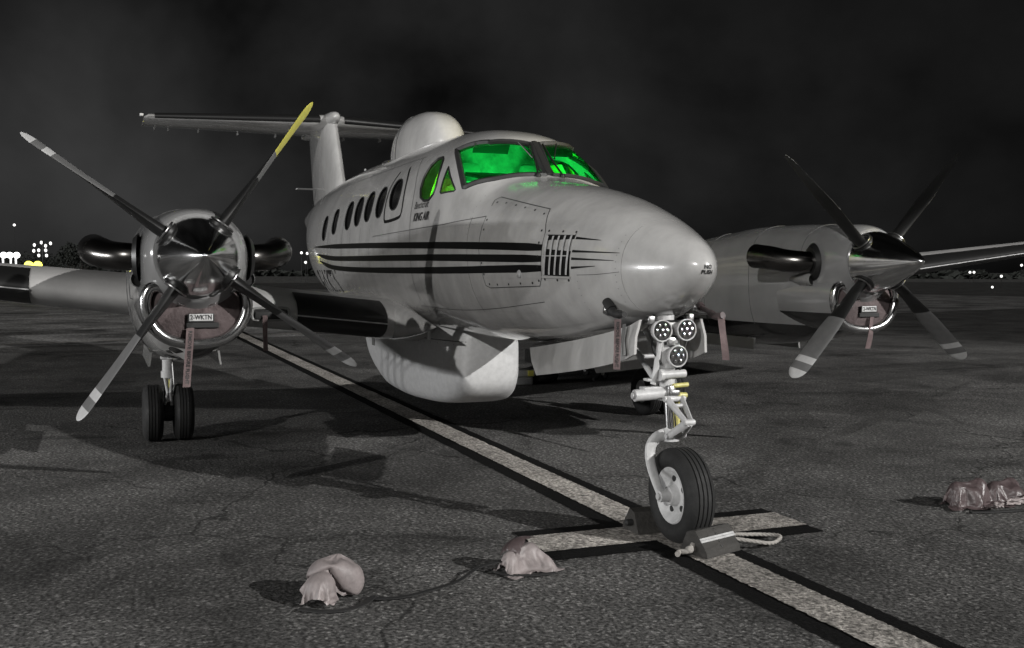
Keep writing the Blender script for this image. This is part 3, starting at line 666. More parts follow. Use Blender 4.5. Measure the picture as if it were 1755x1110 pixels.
# small scoop on the cowl next to the exhaust
for yc, nac in zip((-NY, NY), nacs):
    for sd_ in (-1, 1):
        g = G(); g.lathe([(-1.78, .052), (-1.80, .058), (-1.95, .05), (-2.2, .005)], (0, yc+sd_*.335, 1.545), 'x', 14, caps=(False, True)); sc_ = g.build('cooling_scoop', 'nacelle', nac)
        g = G(); g.disc((-1.80, yc+sd_*.335, 1.545), (1, 0, 0), .05, 14); g.build('scoop_mouth', 'black_paint', sc_, False)
    g = G(); v, f = text_mesh('FUEL\nOIL', .045)
    zt, zb, w, n = [q(2.15) for q in NF]
    mesh('lettering', [(-2.15+a*(1 if yc < 0 else -1), yc+(-1 if yc < 0 else 1)*(w+.006), 1.33+b) for a, b, c in v], f, 'ink', nac, False)
    # main landing gear doors either side of the bay
    for sd_ in (-1, 1):
        g = G(); g.loft([[Vector((xx, yc+sd_*(.24+u*.05)+dy, z_-u*.30)) for xx, dy in [(-2.75, 0), (-3.9, 0), (-3.9, .015), (-2.75, .015)]] for u, z_ in [(0, 1.0), (.12, .985), (.28, .98)]]); g.build('gear_door', 'nacelle', nac, False)

# propeller: blades feathered
def blade_geo():
    g = G(); rings = []; rad = [.16, .22, .3, .4, .5, .6, .7, .8, .9, .98, 1.0, 1.001, 1.06, 1.061, 1.10, 1.13, 1.131, 1.165, 1.19, 1.205, 1.213]
    for r in rad:
        u = (r-.16)/(1.213-.16)
        ch = .105+.10*min(1, max(0, (r-.22)/.45))**1.2-.035*max(0, (r-.75)/.46)
        if r > 1.10: ch *= math.sqrt(max(.012, 1-((r-1.10)/.1135)**2))
        th = .075*(1-u)**1.6+.012
        if r > 1.15: th *= math.sqrt(max(.05, 1-((r-1.15)/.064)**2))
        be = R(96-24*u)
        rg = []
        for j in range(16):
            q = 2*math.pi*j/16; a = ch/2*math.cos(q)-.01; b = th/2*math.sin(q)*(1 if r < .25 else (1-.35*math.cos(q)))
            # chord direction (sin be, cos be * t), thickness direction (-cos be, sin be * t); here t = +Y, radius = +Z
            rg.append(Vector((a*math.sin(be)-b*math.cos(be), a*math.cos(be)+b*math.sin(be), r)))
        rings.append(rg)
    n = 16
    g.loft(rings)
    mi = []
    for f in g.f:
        rr = sum(g.v[i][2] for i in f)/len(f)
        q_ = f[0] % 16; back = len(f) == 4 and 0 <= q_ < 8
        mi.append(3 if back and rr > .56 else 2 if (1.0 < rr < 1.06 or rr > 1.13) else (1 if rr < .56 else 4 if rr > .84 else 0))
    g.m = mi; return g
bladeg = blade_geo()
def make_prop(yc, ang, name='propeller'):
    pr = empty(name, (-1.40, yc, NZ), plane); first = None
    g = G(); g.lathe([(.495, .002), (.488, .014), (.46, .036), (.40, .075), (.30, .125), (.18, .178), (.06, .222), (-.04, .247), (-.09, .254), (-.10, .254), (-.105, .24)], (0, 0, 0), 'x', 48, caps=(True, True)); sp = g.build('spinner', 'chrome', pr, True, 50)
    g = G(); g.lathe([(-.093, .2555), (-.107, .2555)], (0, 0, 0), 'x', 48, caps=(False, False)); g.build('spinner_backplate', 'steel', pr)
    for k in range(4):
        a = ang+k*math.pi/2
        mats_ = ['blade', 'blade_black', 'white', 'blade_black', 'blade']
        if yc < 0 and k == 0: mats_ = ['blade', 'blade_black', 'yellow', 'blade_black', 'yellow']  # yellow light on this blade's outer end, put into its colour
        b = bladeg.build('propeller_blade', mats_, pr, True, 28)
        # local Z -> radial (cos a, sin a) in (y, z); local Y -> tangential (-sin a, cos a)
        bmx = Matrix(((1, 0, 0, 0), (0, -math.sin(a), math.cos(a), 0), (0, math.cos(a), math.sin(a), 0), (0, 0, 0, 1))); b.matrix_local = bmx
        g = G(); g.disc((.0, 0, 0), (0, 0, 1), .085, 20, th=.02); h = g.build('blade_socket', 'black_paint', pr); h.matrix_local = bmx @ Matrix.Translation((0, 0, .232))
        g = G(); g.tube([Vector((.078*math.cos(q), .078*math.sin(q), .245)) for q in [2*math.pi*j/20 for j in range(20)]], .006, 6, closed=True); h = g.build('socket_rim', 'steel', pr); h.matrix_local = bmx
    return pr
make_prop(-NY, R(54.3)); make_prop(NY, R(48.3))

# ---- landing gear
def tyre_geo(r, w, rim, groove=True):
    g = G(); h = w/2; P = [(-h*.72, rim), (-h*.95, rim+.02), (-h, rim+(r-rim)*.45), (-h*.93, r-.045), (-h*.75, r-.016)]
    if groove:
        for c in (-.45, -.15, .15, .45): P += [(h*(c-.045), r-.003), (h*(c-.02), r-.013), (h*(c+.02), r-.013), (h*(c+.045), r-.003)]
    P += [(h*.75, r-.016), (h*.93, r-.045), (h, rim+(r-rim)*.45), (h*.95, rim+.02), (h*.72, rim)]
    P = [P[0]]+P[1:]; g.lathe(P, (0, 0, 0), 'y', 48, caps=(False, False)); return g
def rim_geo(rim, w):
    g = G(); h = w/2
    g.lathe([(-h*.72, rim+.004), (-h*.80, rim-.004), (-h*.78, rim-.016), (-h*.45, rim-.04), (-h*.32, rim*.62), (-h*.45, rim*.40), (-h*.75, rim*.34), (-h*.9, rim*.30), (-h*.92, .01), (h*.92, .01), (h*.9, rim*.30), (h*.75, rim*.34), (h*.45, rim*.40), (h*.32, rim*.62), (h*.45, rim-.04), (h*.78, rim-.016), (h*.80, rim-.004), (h*.72, rim+.004)], (0, 0, 0), 'y', 40, caps=(False, False)); return g
def wheel(c, r, w, rim, parent):
    e = empty('wheel', c, parent)
    t = tyre_geo(r, w, rim).build('tyre', 'rubber', e, True, 40)
    rm = rim_geo(rim, w).build('rim', 'gear', e, True, 45)
    return e
# nose gear
ng = empty('nose_gear', (0, 0, 0), plane)
NX0, NR = -.03, .283
g = G()
t_ = tyre_geo(NR, .185, .166); t_.v = [(a+NX0, b, c+NR) for a, b, c in t_.v]; t_.build('tyre', 'rubber', ng, True, 40)
r_ = rim_geo(.166, .185); r_.v = [(a+NX0, b, c+NR) for a, b, c in r_.v]; r_.build('rim', 'gear', ng, True, 45)
for sd_ in (-1, 1):
    g = G()
    for k in range(5):
        q = 2*math.pi*k/5+.5; c = Vector((NX0+.098*math.cos(q), sd_*.034, NR+.098*math.sin(q))); g.lathe([(0, .019), (.004, .019)], (0, 0, 0), 'y', 12)
        for i in range(len(g.v)-24, len(g.v)): p = g.v[i]; g.v[i] = (p[0]+c.x, (p[1]+.0)*sd_+c.y, p[2]+c.z)
    g.build('rim_hole', 'ink', ng, False)
SX = -.165  # strut axis
top = Vector((-.24, 0, 1.40)); mid = Vector((-.19, 0, .86)); low = Vector((-.155, 0, .60))
g = G(); g.tube([top, (-.225, 0, 1.2), (-.205, 0, 1.0), mid], [.055, .055, .05, .05], 20); g.tube([mid+Vector((0, 0, .03)), mid-Vector((0, 0, .03))], .064, 20); g.tube([(-.215, 0, 1.05), (-.213, 0, 1.02)], .066, 20); g.build('shock_strut', 'gear', ng, True, 40)
g = G(); g.tube([mid, low], .030, 18); g.build('strut_piston', 'chrome', ng)
g = G(); g.tube([(-.17, .045, .83), (-.145, .05, .66)], .013, 10); g.tube([(-.17, .045, .83), (-.166, .046, .80)], .02, 10); g.build('indicator_rod', 'gear_yellow_lit', ng)
# half fork: a curved arm on the right-hand side of the wheel
for sd_ in (-1,):
    P = catmull([(-.155, sd_*.02, .625), (-.16, sd_*.085, .612), (-.165, sd_*.128, .56), (-.15, sd_*.138, .47), (-.10, sd_*.136, .38), (NX0, sd_*.128, NR)], 6)
    g = G(); g.tube(P, [.040, .038]+[.034-.010*i/(len(P)-3) for i in range(len(P)-2)], 12, squash=(1.15, .62)); g.tube([(NX0, sd_*.145, NR), (NX0, sd_*.055, NR)], .034, 16); g.tube([(NX0, sd_*.158, NR), (NX0, sd_*.14, NR)], .02, 8)
    g.build('fork_arm', 'gear', ng, True, 45)
g = G(); g.tube([(-.155, 0, .66), (-.152, 0, .585)], .05, 18); g.build('fork_crown', 'gear', ng)
# torque links in front of the strut
def link_arm(a, b, w0, w1, nm):
    g = G(); a, b = Vector(a), Vector(b); 
    for sd_ in (-1, 1): g.tube([a+Vector((0, sd_*w0, 0)), b+Vector((0, sd_*w1, 0))], [.021, .015], 8, squash=(1.3, .7))
    g.tube([a+Vector((0, -w0-.02, 0)), a+Vector((0, w0+.02, 0))], .019, 10); g.tube([b+Vector((0, -w1-.018, 0)), b+Vector((0, w1+.018, 0))], .016, 10)
    m_ = a.lerp(b, .3); g.tube([m_+Vector((0, -w0*.8, 0)), m_+Vector((0, w0*.8, 0))], .012, 8)
    return g.build(nm, 'gear', ng, True, 45)
link_arm((-.115, 0, .845), (.055, 0, .725), .05, .018, 'torque_link'); link_arm((.055, 0, .725), (-.095, 0, .625), .012, .05, 'torque_link')
# drag brace, steering damper, bracket and knobs
g = G()
for sd_ in (-1, 1): g.tube([(-.22, sd_*.06, .93), (-.62, sd_*.08, 1.22)], .018, 10)
g.tube([(-.42, -.085, 1.075), (-.42, .085, 1.075)], .014, 8); g.build('drag_brace', 'gear', ng)
g = G(); g.tube([(-.17, -.02, .875), (-.18, -.235, .865)], .036, 16); g.tube([(-.18, -.235, .865), (-.181, -.25, .865)], .02, 10); g.build('shimmy_damper', 'gear', ng, True, 40)
g = G(); g.tube([(-.13, .0, .92), (-.13, .10, .925)], .014, 12); g.tube([(-.12, .02, .865), (-.12, .085, .862)], .017, 12); g.build('steering_link', 'gear_yellow_lit', ng, True, 40)
g = G(); g.tube([(-.15, -.07, .985), (-.15, .09, .99)], .026, 14); g.tube([(-.15, -.085, .985), (-.15, -.06, .985)], .036, 14); g.box((-.2, -.10, .955), (.06, .10, .016), bev=.004); g.box((-.19, -.12, .905), (.07, .12, .018), bev=.004); g.build('steering_collar', 'gear', ng, True, 40)
g = G(); g.box((-.15, -.012, .885), (.06, .05, .075), bev=.01); g.box((-.11, .0, .88), (.02, .06, .03), bev=.005); g.tube([(-.13, -.06, .84), (-.13, .06, .84)], .017, 10); g.build('linkage_block', 'steel', ng, True, 40)
g = G(); g.tube([(-.16, -.075, 1.20), (-.17, -.10, 1.0), (-.18, -.11, .93)], .018, 8); g.build('brace_rod', 'gear', ng)
g = G(); g.box((-.175, .0, 1.13), (.03, .13, .20), bev=.01); g.box((-.175, 0, 1.25), (.03, .24, .10), bev=.01); g.build('lamp_bracket', 'gear', ng, True, 40)
for k, (ly, lz) in enumerate([(-.085, 1.252), (.080, 1.255), (.022, 1.098)]):
    c = (-.125, ly, lz); g = G(); g.lathe([(-.05, .035), (-.03, .06), (0, .066), (.012, .066), (.014, .062), (.010, .058)], c, 'x', 28, caps=(True, False)); lamp = g.build('landing_light', 'gear', ng, True, 40)
    g = G(); g.disc((c[0]+.004, ly, lz), (1, 0, 0), .059, 28); g.build('lens', 'lens', lamp, False)
    g = G(); spots = [(0, 0)]+[(.036*math.cos(2*math.pi*j/6), .036*math.sin(2*math.pi*j/6)) for j in range(6)]
    for yy, zz in spots: g.lathe([(.002, .012), (.008, .010), (.010, .003)], (c[0]+.004, ly+yy, lz+zz), 'x', 8)
    g.build('lamp_facets', 'facet', lamp, True, 50)
g = G(); g.box((-.15, 0, 1.185), (.03, .075, .05), bev=.006); g.disc((-.134, -.018, 1.185), (1, 0, 0), .011, 10); g.disc((-.134, .02, 1.185), (1, 0, 0), .011, 10); g.build('lamp_connector', 'steel', ng, True, 40)
g = G(); g.tube(catmull([(-.2, -.1, 1.34), (-.15, -.13, 1.27), (-.17, -.12, 1.15), (-.15, -.07, 1.05)], 5), .008, 6); g.tube(catmull([(-.2, .1, 1.34), (-.15, .12, 1.29), (-.17, .11, 1.18), (-.15, .06, 1.05), (-.14, .05, .9)], 5), .008, 6); g.build('gear_hose', 'rubber', ng)
for c_, d_ in (((-.17, -.14, 1.315), (.05, .05, .05)), ((-.17, .13, 1.32), (.05, .04, .06))):
    g = G(); g.box(c_, d_, bev=.008); g.build('door_hinge_bracket', 'steel', ng)
# nose gear doors
for side in (-1, 1):
    g = G(); rings = []
    for k in range(13):
        xx = -.16-1.70*k/12; zt_ = 1.318-.285*(k/12)**.75; h = .205-.02*k/12; sh = .13*k/12
        P = [(0, 0), (.5, .030), (1, .035)]
        rr_ = [Vector((xx+u*(-.0+sh*1.6)*1.0, side*(.215+d_), zt_-u*h)) for u, d_ in P]
        rings.append(rr_+[p-Vector((0, side*.016, 0)) for p in rr_[::-1]])
    g.loft(rings); dr = g.build('nose_gear_door', 'paint', ng, True, 40)
    if side < 0:
        g = G(); g.tube([(-.30, -.243, 1.285), (-.285, -.262, 1.2), (-.25, -.268, 1.10)], .022, 6, squash=(1, .12)); g.build('door_stripe', 'nacelle', dr)
g = G(); g.add([(-.14, -.2, 1.335), (-1.85, -.2, 1.078), (-1.85, .2, 1.078), (-.14, .2, 1.335)], [[0, 1, 2, 3]]); g.v = [(a, b, c-.02) for a, b, c in g.v]; g.build('gear_bay', 'black_paint', ng, False)

# main gear
def main_gear(yc):
    mg = empty('main_gear', (-4.95, yc, 0), plane)
    for dy in (-.137, .137):
        wheel((0, dy, .268), .268, .178, .125, mg)
    g = G(); g.tube([(.05, 0, 1.1), (.02, 0, .62)], .05, 18); g.tube([(.02, 0, .66), (.018, 0, .60)], .062, 18); g.box((.04, 0, .80), (.09, .13, .06), bev=.012); g.build('shock_strut', 'gear', mg, True, 40)
    g = G(); g.tube([(.02, 0, .62), (0, 0, .30)], .034, 16); g.build('strut_piston', 'chrome', mg)
    g = G(); g.tube([(0, -.2, .268), (0, .2, .268)], .03, 14); g.box((.03, 0, .30), (.10, .085, .13), bev=.012); g.lathe([(-.04, .085), (.04, .085)], (0, 0, .268), 'y', 20); g.build('axle', 'dark_metal', mg, True, 40)
    g = G()
    for sd_ in (-1, 1): g.tube([(.05, sd_*.03, .60), (.17, sd_*.012, .47), (.06, sd_*.03, .34)], .012, 8)
    g.build('torque_link', 'gear', mg)
    g = G(); g.tube([(.06, .02, .58), (.055, .02, .50)], .012, 8); g.build('indicator_rod', 'yellow', mg)
    g = G(); g.tube(catmull([(.05, .04, .75), (.09, .05, .55), (.09, .04, .4), (.05, .03, .33)], 5), .008, 6); g.box((.085, .03, .37), (.02, .03, .06), bev=.004); g.build('brake_hose', 'steel', mg)
    g = G(); g.tube([(.05, 0, .82), (.75, 0, 1.05)], .022, 10); g.build('drag_brace', 'gear', mg)
main_gear(-NY); main_gear(NY)

# ---- pitot tubes under the nose
for side in (-1, 1):
    g = G(); g.tube([(-.42, side*.30, 1.40), (-.41, side*.315, 1.355), (-.36, side*.318, 1.345), (-.20, side*.318, 1.35)], [.02, .018, .014, .010], 10); g.build('pitot_tube', 'steel', plane)

# ---- cockpit interior, lit green
g = G(); g.loft([[Vector((xx, y, z_)) for y in (-wg, -.3, 0, .3, wg)]+[Vector((xx, y, z_-.03)) for y in (wg, .3, 0, -.3, -wg)] for xx, z_, wg in [(-2.06, 2.24, .36), (-2.15, 2.28, .42), (-2.30, 2.345, .47), (-2.45, 2.375, .52), (-2.52, 2.34, .52)]]); g.build('glareshield', 'interior_dark', plane, True, 40)
g = G(); g.box((-2.46, 0, 2.02), (.03, 1.15, .32)); g.build('instrument_panel', 'interior_dark', plane, False)
for sgn in (-1, 1):
    g = G(); g.box((-3.0, sgn*.30, 2.05), (.12, .40, .55), Matrix.Rotation(R(-12), 4, 'Y'), bev=.05); g.box((-3.06, sgn*.30, 2.43), (.09, .24, .17), Matrix.Rotation(R(-10), 4, 'Y'), bev=.04); g.box((-2.85, sgn*.30, 1.80), (.42, .42, .12), bev=.05); g.build('pilot_seat', 'seat', plane, True, 40)
    g = G(); g.tube(catmull([(-2.57, sgn*.42, 2.12), (-2.55, sgn*.44, 2.05), (-2.55, sgn*.30, 2.0), (-2.55, sgn*.16, 2.05), (-2.57, sgn*.18, 2.12)], 5), .014, 8); g.tube([(-2.55, sgn*.30, 2.0), (-2.46, sgn*.30, 2.0)], .015, 8); g.build('control_yoke', 'interior_dark', plane)
    g = G(); g.box((-2.52, sgn*.28, 2.575), (.01, .30, .09), Matrix.Rotation(R(35), 4, 'Y'), bev=.004); g.build('sun_visor', 'interior_dark', plane, False)
g = G(); g.lathe([(0, .055), (-.02, .052), (-.035, .03), (-.04, .005)], (-2.62, -.14, 2.675), 'z', 18); g.build('dome_lamp', 'interior', plane)
g = G(); P = []
for j in range(40):
    a = 2*math.pi*j/40; p = sec(-3.3, a); P.append(Vector((-3.3, p[1]*.97, 1.93+(p[2]-1.93)*.97)))
g.add(P, [list(range(40))]); g.build('cockpit_bulkhead', 'interior', plane, False)
for sgn in (-1, 1):
    g = G(); g.loft([[Vector((-3.10+.03*math.sin(j*1.1), sgn*(half(-3.0, z_)-.10), z_)) for z_ in (2.12, 2.25, 2.4, 2.52)]+[Vector((-3.0+.02*j, sgn*(half(-3.0, z_)-.05-.02*math.sin(j*1.3)), z_)) for z_ in (2.52, 2.4, 2.25, 2.12)] for j in range(4)]); g.build('window_curtain', 'yellow', plane, True, 60)
g = G(); g.add([(-1.9, -.55, 1.62), (-3.29, -.68, 1.62), (-3.29, .68, 1.62), (-1.9, .55, 1.62)], [[0, 1, 2, 3]]); g.build('cockpit_floor', 'interior_dark', plane, False)
ld = bpy.data.lights.new('cockpit_lamp', 'POINT'); ld.energy = 34; ld.color = (.12, 1, .34); ld.shadow_soft_size = .05
lo = bpy.data.objects.new('cockpit_lamp', ld); lo.location = (-2.72, -.05, 2.02); link(lo, plane)

# ================================================================== flight-line covers, chocks, ribbons
def ribbon(name, a, b, w, m, parent, txt=None, ax=(0, 1, 0), wav=.006, face=(1, 0, 0), n=14, seed=0):
    """a hanging cloth strip from a to b; ax is its width direction"""
    rnd = random.Random(seed); a, b, ax, fc = Vector(a), Vector(b), Vector(ax).normalized(), Vector(face).normalized(); rings = []
    ph = rnd.random()*6
    for i in range(n+1):
        u = i/n; c = a.lerp(b, u)+fc*wav*math.sin(u*7+ph); tw = .25*math.sin(u*5+ph)
        d = (ax*math.cos(tw)+fc*math.sin(tw))*w/2; rings.append([c-d, c+d, c+d-fc*.003, c-d-fc*.003])
    g = G(); g.loft(rings); o = g.build(name, m, parent, True, 50)
    if txt:
        Ln = (b-a).length; v, f = text_mesh(txt, w*.62, bold=.0008); ex = max(p[0] for p in v)-min(p[0] for p in v); k = min(1.4, Ln*.9/ex); vs = []
        dn = (b-a).normalized()
        for x_, y_, _ in v:
            u = .5+x_*k/Ln; tw = .25*math.sin(u*5+ph)
            vs.append(a.lerp(b, u)+fc*(wav*math.sin(u*7+ph)+.0025)+(ax*math.cos(tw)+fc*math.sin(tw))*y_)
        mesh('lettering', vs, f, 'ink', o, False)
    return o
def placard(txt, c, w, h, parent, name='placard'):
    g = G(); g.box(c, (.012, w, h), bev=.003); o = g.build(name, 'white', parent, False)
    g = G(); g.box((c[0]-.004, c[1], c[2]-.004), (.012, w*1.12, h*1.3), bev=.003); g.build('placard_backing', 'ink', parent, False)
    v, f = text_mesh(txt, h*.95, bold=.001); k = min(1, w*.9/(max(p[0] for p in v)-min(p[0] for p in v)))
    mesh('lettering', [(c[0]+.0085, c[1]+a*k, c[2]+b) for a, b, _ in v], f, 'ink', o, False)
for yc, lab in ((-NY, 'faded red intake plug with 2-WKTN placard in the engine intake above twin wheels'), (NY, 'faded red intake plug in the intake of the engine beyond the nose')):
    e = tag(empty('intake_plug', (-1.57, yc, 1.31)), lab, 'intake plug', 'engine intake plugs')
    K = [p-Vector((-1.57, yc, 1.31)) for p in kidney(.83, yc, -1.57)]
    g = G(); g.loft([[p*1.0+Vector((-.06, 0, 0)) for p in K], K, [Vector((p.x+.012, p.y*.94, p.z*.94)) for p in K], [Vector((p.x+.02, p.y*.6, p.z*.6)) for p in K]]); g.build('plug_pad', 'red', e, True, 50)
    placard('2-WKTN', (.042, .02, -.005), .145, .044, e); placard('2-WKTN', (.052, .0, .145), .12, .03, e)
    g = G(); g.box((.03, .03, -.055), (.02, .20, .035), bev=.006); g.build('plug_handle', 'strap', e, False)
    if yc < 0: ribbon('ribbon', (.05, -.045, -.07), (.075, -.075, -.44), .048, 'ribbon', e, 'REMOVE BEFORE FLIGHT', seed=2)
    else: ribbon('ribbon', (.05, .05, -.07), (.03, .03, -.33), .045, 'ribbon', e, None, seed=5)
e = tag(empty('inlet_plug', (-3.73, -1.84, 1.22)), 'dark inlet plug with hanging ribbon in the wing leading edge', 'inlet plug')
g = G(); g.box((0, 0, 0), (.03, .26, .07), bev=.012); g.build('plug_pad', 'strap', e)
ribbon('ribbon', (.03, -.05, .0), (.05, -.05, -.30), .04, 'ribbon', e, None, seed=8)
# pitot covers with ribbons
e = tag(empty('pitot_cover', (-.20, -.318, 1.35)), 'dark pitot cover on the nose above the gear door, with long lettered ribbon', 'pitot cover', 'pitot covers under the nose')
g = G(); g.tube(catmull([(.045, 0, 0), (0, 0, 0), (-.07, 0, .0), (-.13, 0, .02)], 4), [.018]*5+[.026]*5+[.03]*3, 12); g.tube([(-.12, .0, .02), (-.19, .0, .07)], [.034, .03], 10); g.build('sleeve', 'strap', e, True, 50)
ribbon('ribbon', (-.03, -.005, -.03), (-.03, -.01, -.33), .042, 'ribbon', e, 'REMOVE BEFORE FLIGHT', ax=(.55, .83, 0), face=(.83, -.55, 0), seed=3)
e = tag(empty('pitot_cover', (-.20, .318, 1.35)), 'reddish pitot cover and blank ribbon hanging right of the nose tip', 'pitot cover', 'pitot covers under the nose')
g = G(); g.tube(catmull([(-.14, 0, .03), (-.05, 0, .005), (.03, 0, -.02), (.09, .01, -.01)], 5), [.016]*6+[.022]*10, 12); g.tube([(-.16, 0, .045), (-.135, 0, .03)], .024, 10); g.build('sleeve', 'pink_dark', e, True, 50)
ribbon('ribbon', (.085, .0, -.02), (.13, .01, -.28), .042, 'ribbon', e, None, ax=(.4, .9, 0), face=(.9, -.4, 0), seed=9)

# chocks
def chock(name, c, w, label, flip=1, group='chocks at the nose wheel'):
    e = tag(empty(name, c), label, 'wheel chock', group)
    prf = [(-.10*flip, 0), (-.045*flip, .125), (.015*flip, .14), (.10*flip, .03), (.105*flip, 0)]
    g = G(); g.loft([[Vector((a, y, z)) for a, z in prf] for y in (-w/2, -w/2+.006, w/2-.006, w/2)]); b = g.build('block', 'wood', e, False)
    g = G(); p0, p1 = Vector((.015*flip, 0, .14)), Vector((.10*flip, 0, .03)); nn = Vector((.11*flip, 0, .085)).normalized()
    for u in (.42, .52): p = p0.lerp(p1, u)+nn*.002; g.box((p.x, 0, p.z), (.012, w*1.0, .005), Matrix.Rotation(math.atan2(.11, .085)*flip, 4, 'Y'))
    g.build('edge_strip', 'gear', b, False)
    g = G()
    for u in (.12, .3, .66, .85):
        for y in (-w*.4, w*.42): p = p0.lerp(p1, u)+nn*.002; g.disc(p, nn, .006, 8)
    g.build('nail_heads', 'steel', b, False)
    return e
c1 = chock('wheel_chock', (.245, .03, .014), .29, 'worn dark wooden wheel chock in front of the nose wheel, with rope')
c1.rotation_euler.z = R(18)
c2 = chock('wheel_chock', (-.315, -.04, .014), .28, 'dark wheel chock half hidden behind the nose wheel', -1)
def twisted(path, r, name, m, parent):
    P = catmull(path, 10); g = G()
    for k in range(3):
        Q = []
        for i, p in enumerate(P):
            t = (P[min(i+1, len(P)-1)]-P[max(i-1, 0)]).normalized(); a = Vector((0, 0, 1)) if abs(t.z) < .9 else Vector((1, 0, 0)); n1 = (a-t*a.dot(t)).normalized(); n2 = t.cross(n1); q = i*.85+k*2.094
            Q.append(p+(n1*math.cos(q)+n2*math.sin(q))*r*.55)
        g.tube(Q, r*.62, 6)
    return g.build(name, m, parent, True, 60)
twisted([(.02, .14, .06), (-.01, .22, .055), (-.03, .33, .035), (.01, .46, .022), (.09, .52, .022), (.14, .46, .02), (.17, .34, .022), (.12, .22, .045), (.06, .14, .06)], .011, 'rope_loop', 'rope', c1)
g = G(); g.tube(catmull([(.0, -.14, .06), (-.0, -.18, .03), (-.04, -.21, .02), (-.02, -.25, .018)], 5), .016, 8); g.lathe([(-.03, .008), (-.02, .022), (.02, .022), (.03, .008)], (.0, -.165, .035), 'y', 10); g.build('rope_knot', 'rope', c1, True, 60)
g = G(); g.lathe([(-.03, .008), (-.02, .02), (.02, .02), (.03, .008)], (.02, -.16, .06), 'y', 10); g.build('rope_knot', 'strap', c2)

# fabric covers lying on the apron
def noise3(p, seed):
    random.seed(seed)
    v = 0
    for k in range(5):
        a = Vector((random.uniform(-1, 1), random.uniform(-1, 1), random.uniform(-1, 1))).normalized(); f = random.uniform(1.5, 5.5); ph = random.random()*6.28
        v += abs(math.sin(p.dot(a)*f+ph))*(1/(1+.25*f))
    return v/2.2-.6
def lump(size, seed, amp=.22, n=34, m_=22, sharp=1.0, flat=.0):
    rings = []
    for i in range(m_+1):
        th = math.pi*i/m_; rg = []
        for j in range(n):
            ph = 2*math.pi*j/n; p = Vector((math.sin(th)*math.cos(ph), math.sin(th)*math.sin(ph), math.cos(th)))
            d = 1+amp*noise3(p*1.6, seed)+amp*.5*noise3(p*4.2, seed+9); q = Vector((p.x*size[0]*d, p.y*size[1]*d, p.z*size[2]*d+size[2]*.82))
            if q.z < .004: q.z = .004+.001*(j % 3)
            rg.append(q)
        rings.append(rg)
    g = G(); g.loft(rings, True, (True, True)); return g
def fabric_disc(r, th, tilt, seed, mname, e, name, off=(0, 0), sy=1., dent=.25, n=72, rows=25):
    """a soft fabric pouch, a squashed round bag with radial creases, tilted back and resting on the ground"""
    g = G(); rings = []; rnd = random.Random(seed); cr = [(rnd.uniform(0, 6.28), rnd.uniform(.10, .22), rnd.uniform(-1, 1)) for _ in range(9)]
    for i in range(rows):
        u = -1+2*i/(rows-1); rr = r*max(0., 1-abs(u)**2.6)**.5; rg = []
        for j in range(n):
            a = 2*math.pi*j/n; w = 1+.05*math.sin(2*a+seed)+.03*math.sin(5*a+seed*2)
            q = 0
            for a0, wd, am in cr: dd = (a-a0+math.pi) % (2*math.pi)-math.pi; q += am*math.exp(-(dd/wd)**2)*(1-abs(dd)/math.pi)
            ed = (rr/r)
            x_ = th*u+.022*q*ed*(1-.3*abs(u))-dent*th*(1-ed)*(1 if u > 0 else 0)*2
            rg.append(Vector((x_, rr*w*(1+.04*q)*math.cos(a)*sy, rr*w*(1+.05*q)*math.sin(a))))
        rings.append(rg)
    g.loft(rings); mt = Matrix.Rotation(tilt[2], 4, 'Z') @ Matrix.Rotation(tilt[1], 4, 'Y'); g.v = [tuple(mt @ Vector(v)) for v in g.v]
    mz = min(v[2] for v in g.v); g.v = [(a+off[0], b+off[1], max(.004, c-mz-.006)) for a, b, c in g.v]
    return g.build(name, mname, e, True, 60)
from mathutils import noise as mnoise
def fold(p, seed, k=1.):
    q = Vector(p)*k+Vector((seed*3.7, seed*1.3, seed*.7)); a = mnoise.noise(q*9)*.6+mnoise.noise(q*21)*.25
    r_ = 1-abs(mnoise.noise(q*13+Vector((5, 0, 0)))); return a*.5+(r_**3)*.55-.3
def cloth(fn, nu, nv, amp, seed, name, m, e, th=.004, k=1.):
    P = [[Vector(fn(i/nu, j/nv)) for j in range(nv+1)] for i in range(nu+1)]; top = []; bot = []
    for i in range(nu+1):
        for j in range(nv+1):
            du = P[min(i+1, nu)][j]-P[max(i-1, 0)][j]; dv = P[i][min(j+1, nv)]-P[i][max(j-1, 0)]; n = du.cross(dv)
            n = n.normalized() if n.length > 1e-9 else Vector((0, 0, 1))
            p = P[i][j]+n*amp*fold(P[i][j], seed, k); p.z = max(p.z, .006); top.append(p); q = p-n*th; q.z = max(q.z, .002); bot.append(q)
    w = nv+1; N_ = len(top); fs = []
    for i in range(nu):
        for j in range(nv):
            a = i*w+j; fs += [[a, a+1, a+w+1, a+w], [N_+a, N_+a+w, N_+a+w+1, N_+a+1]]
    for i in range(nu): fs += [[i*w, (i+1)*w, N_+(i+1)*w, N_+i*w], [i*w+nv, N_+i*w+nv, N_+(i+1)*w+nv, (i+1)*w+nv]]
    for j in range(nv): fs += [[j, N_+j, N_+j+1, j+1], [nu*w+j, nu*w+j+1, N_+nu*w+j+1, N_+nu*w+j]]
    return mesh(name, top+bot, fs, m, e, True, None, 50)
def dome_fn(rx, ry, h, pw=1.6, cx=0, cy=0, z0=0, open_=0.):
    def f(u, v):
        a = 2*math.pi*u; r_ = v; return (cx+rx*r_*math.cos(a)*(1+.08*math.sin(3*a)), cy+ry*r_*math.sin(a)*(1+.06*math.sin(5*a+1)), z0+h*max(0, 1-r_**pw)**.75)
    return f
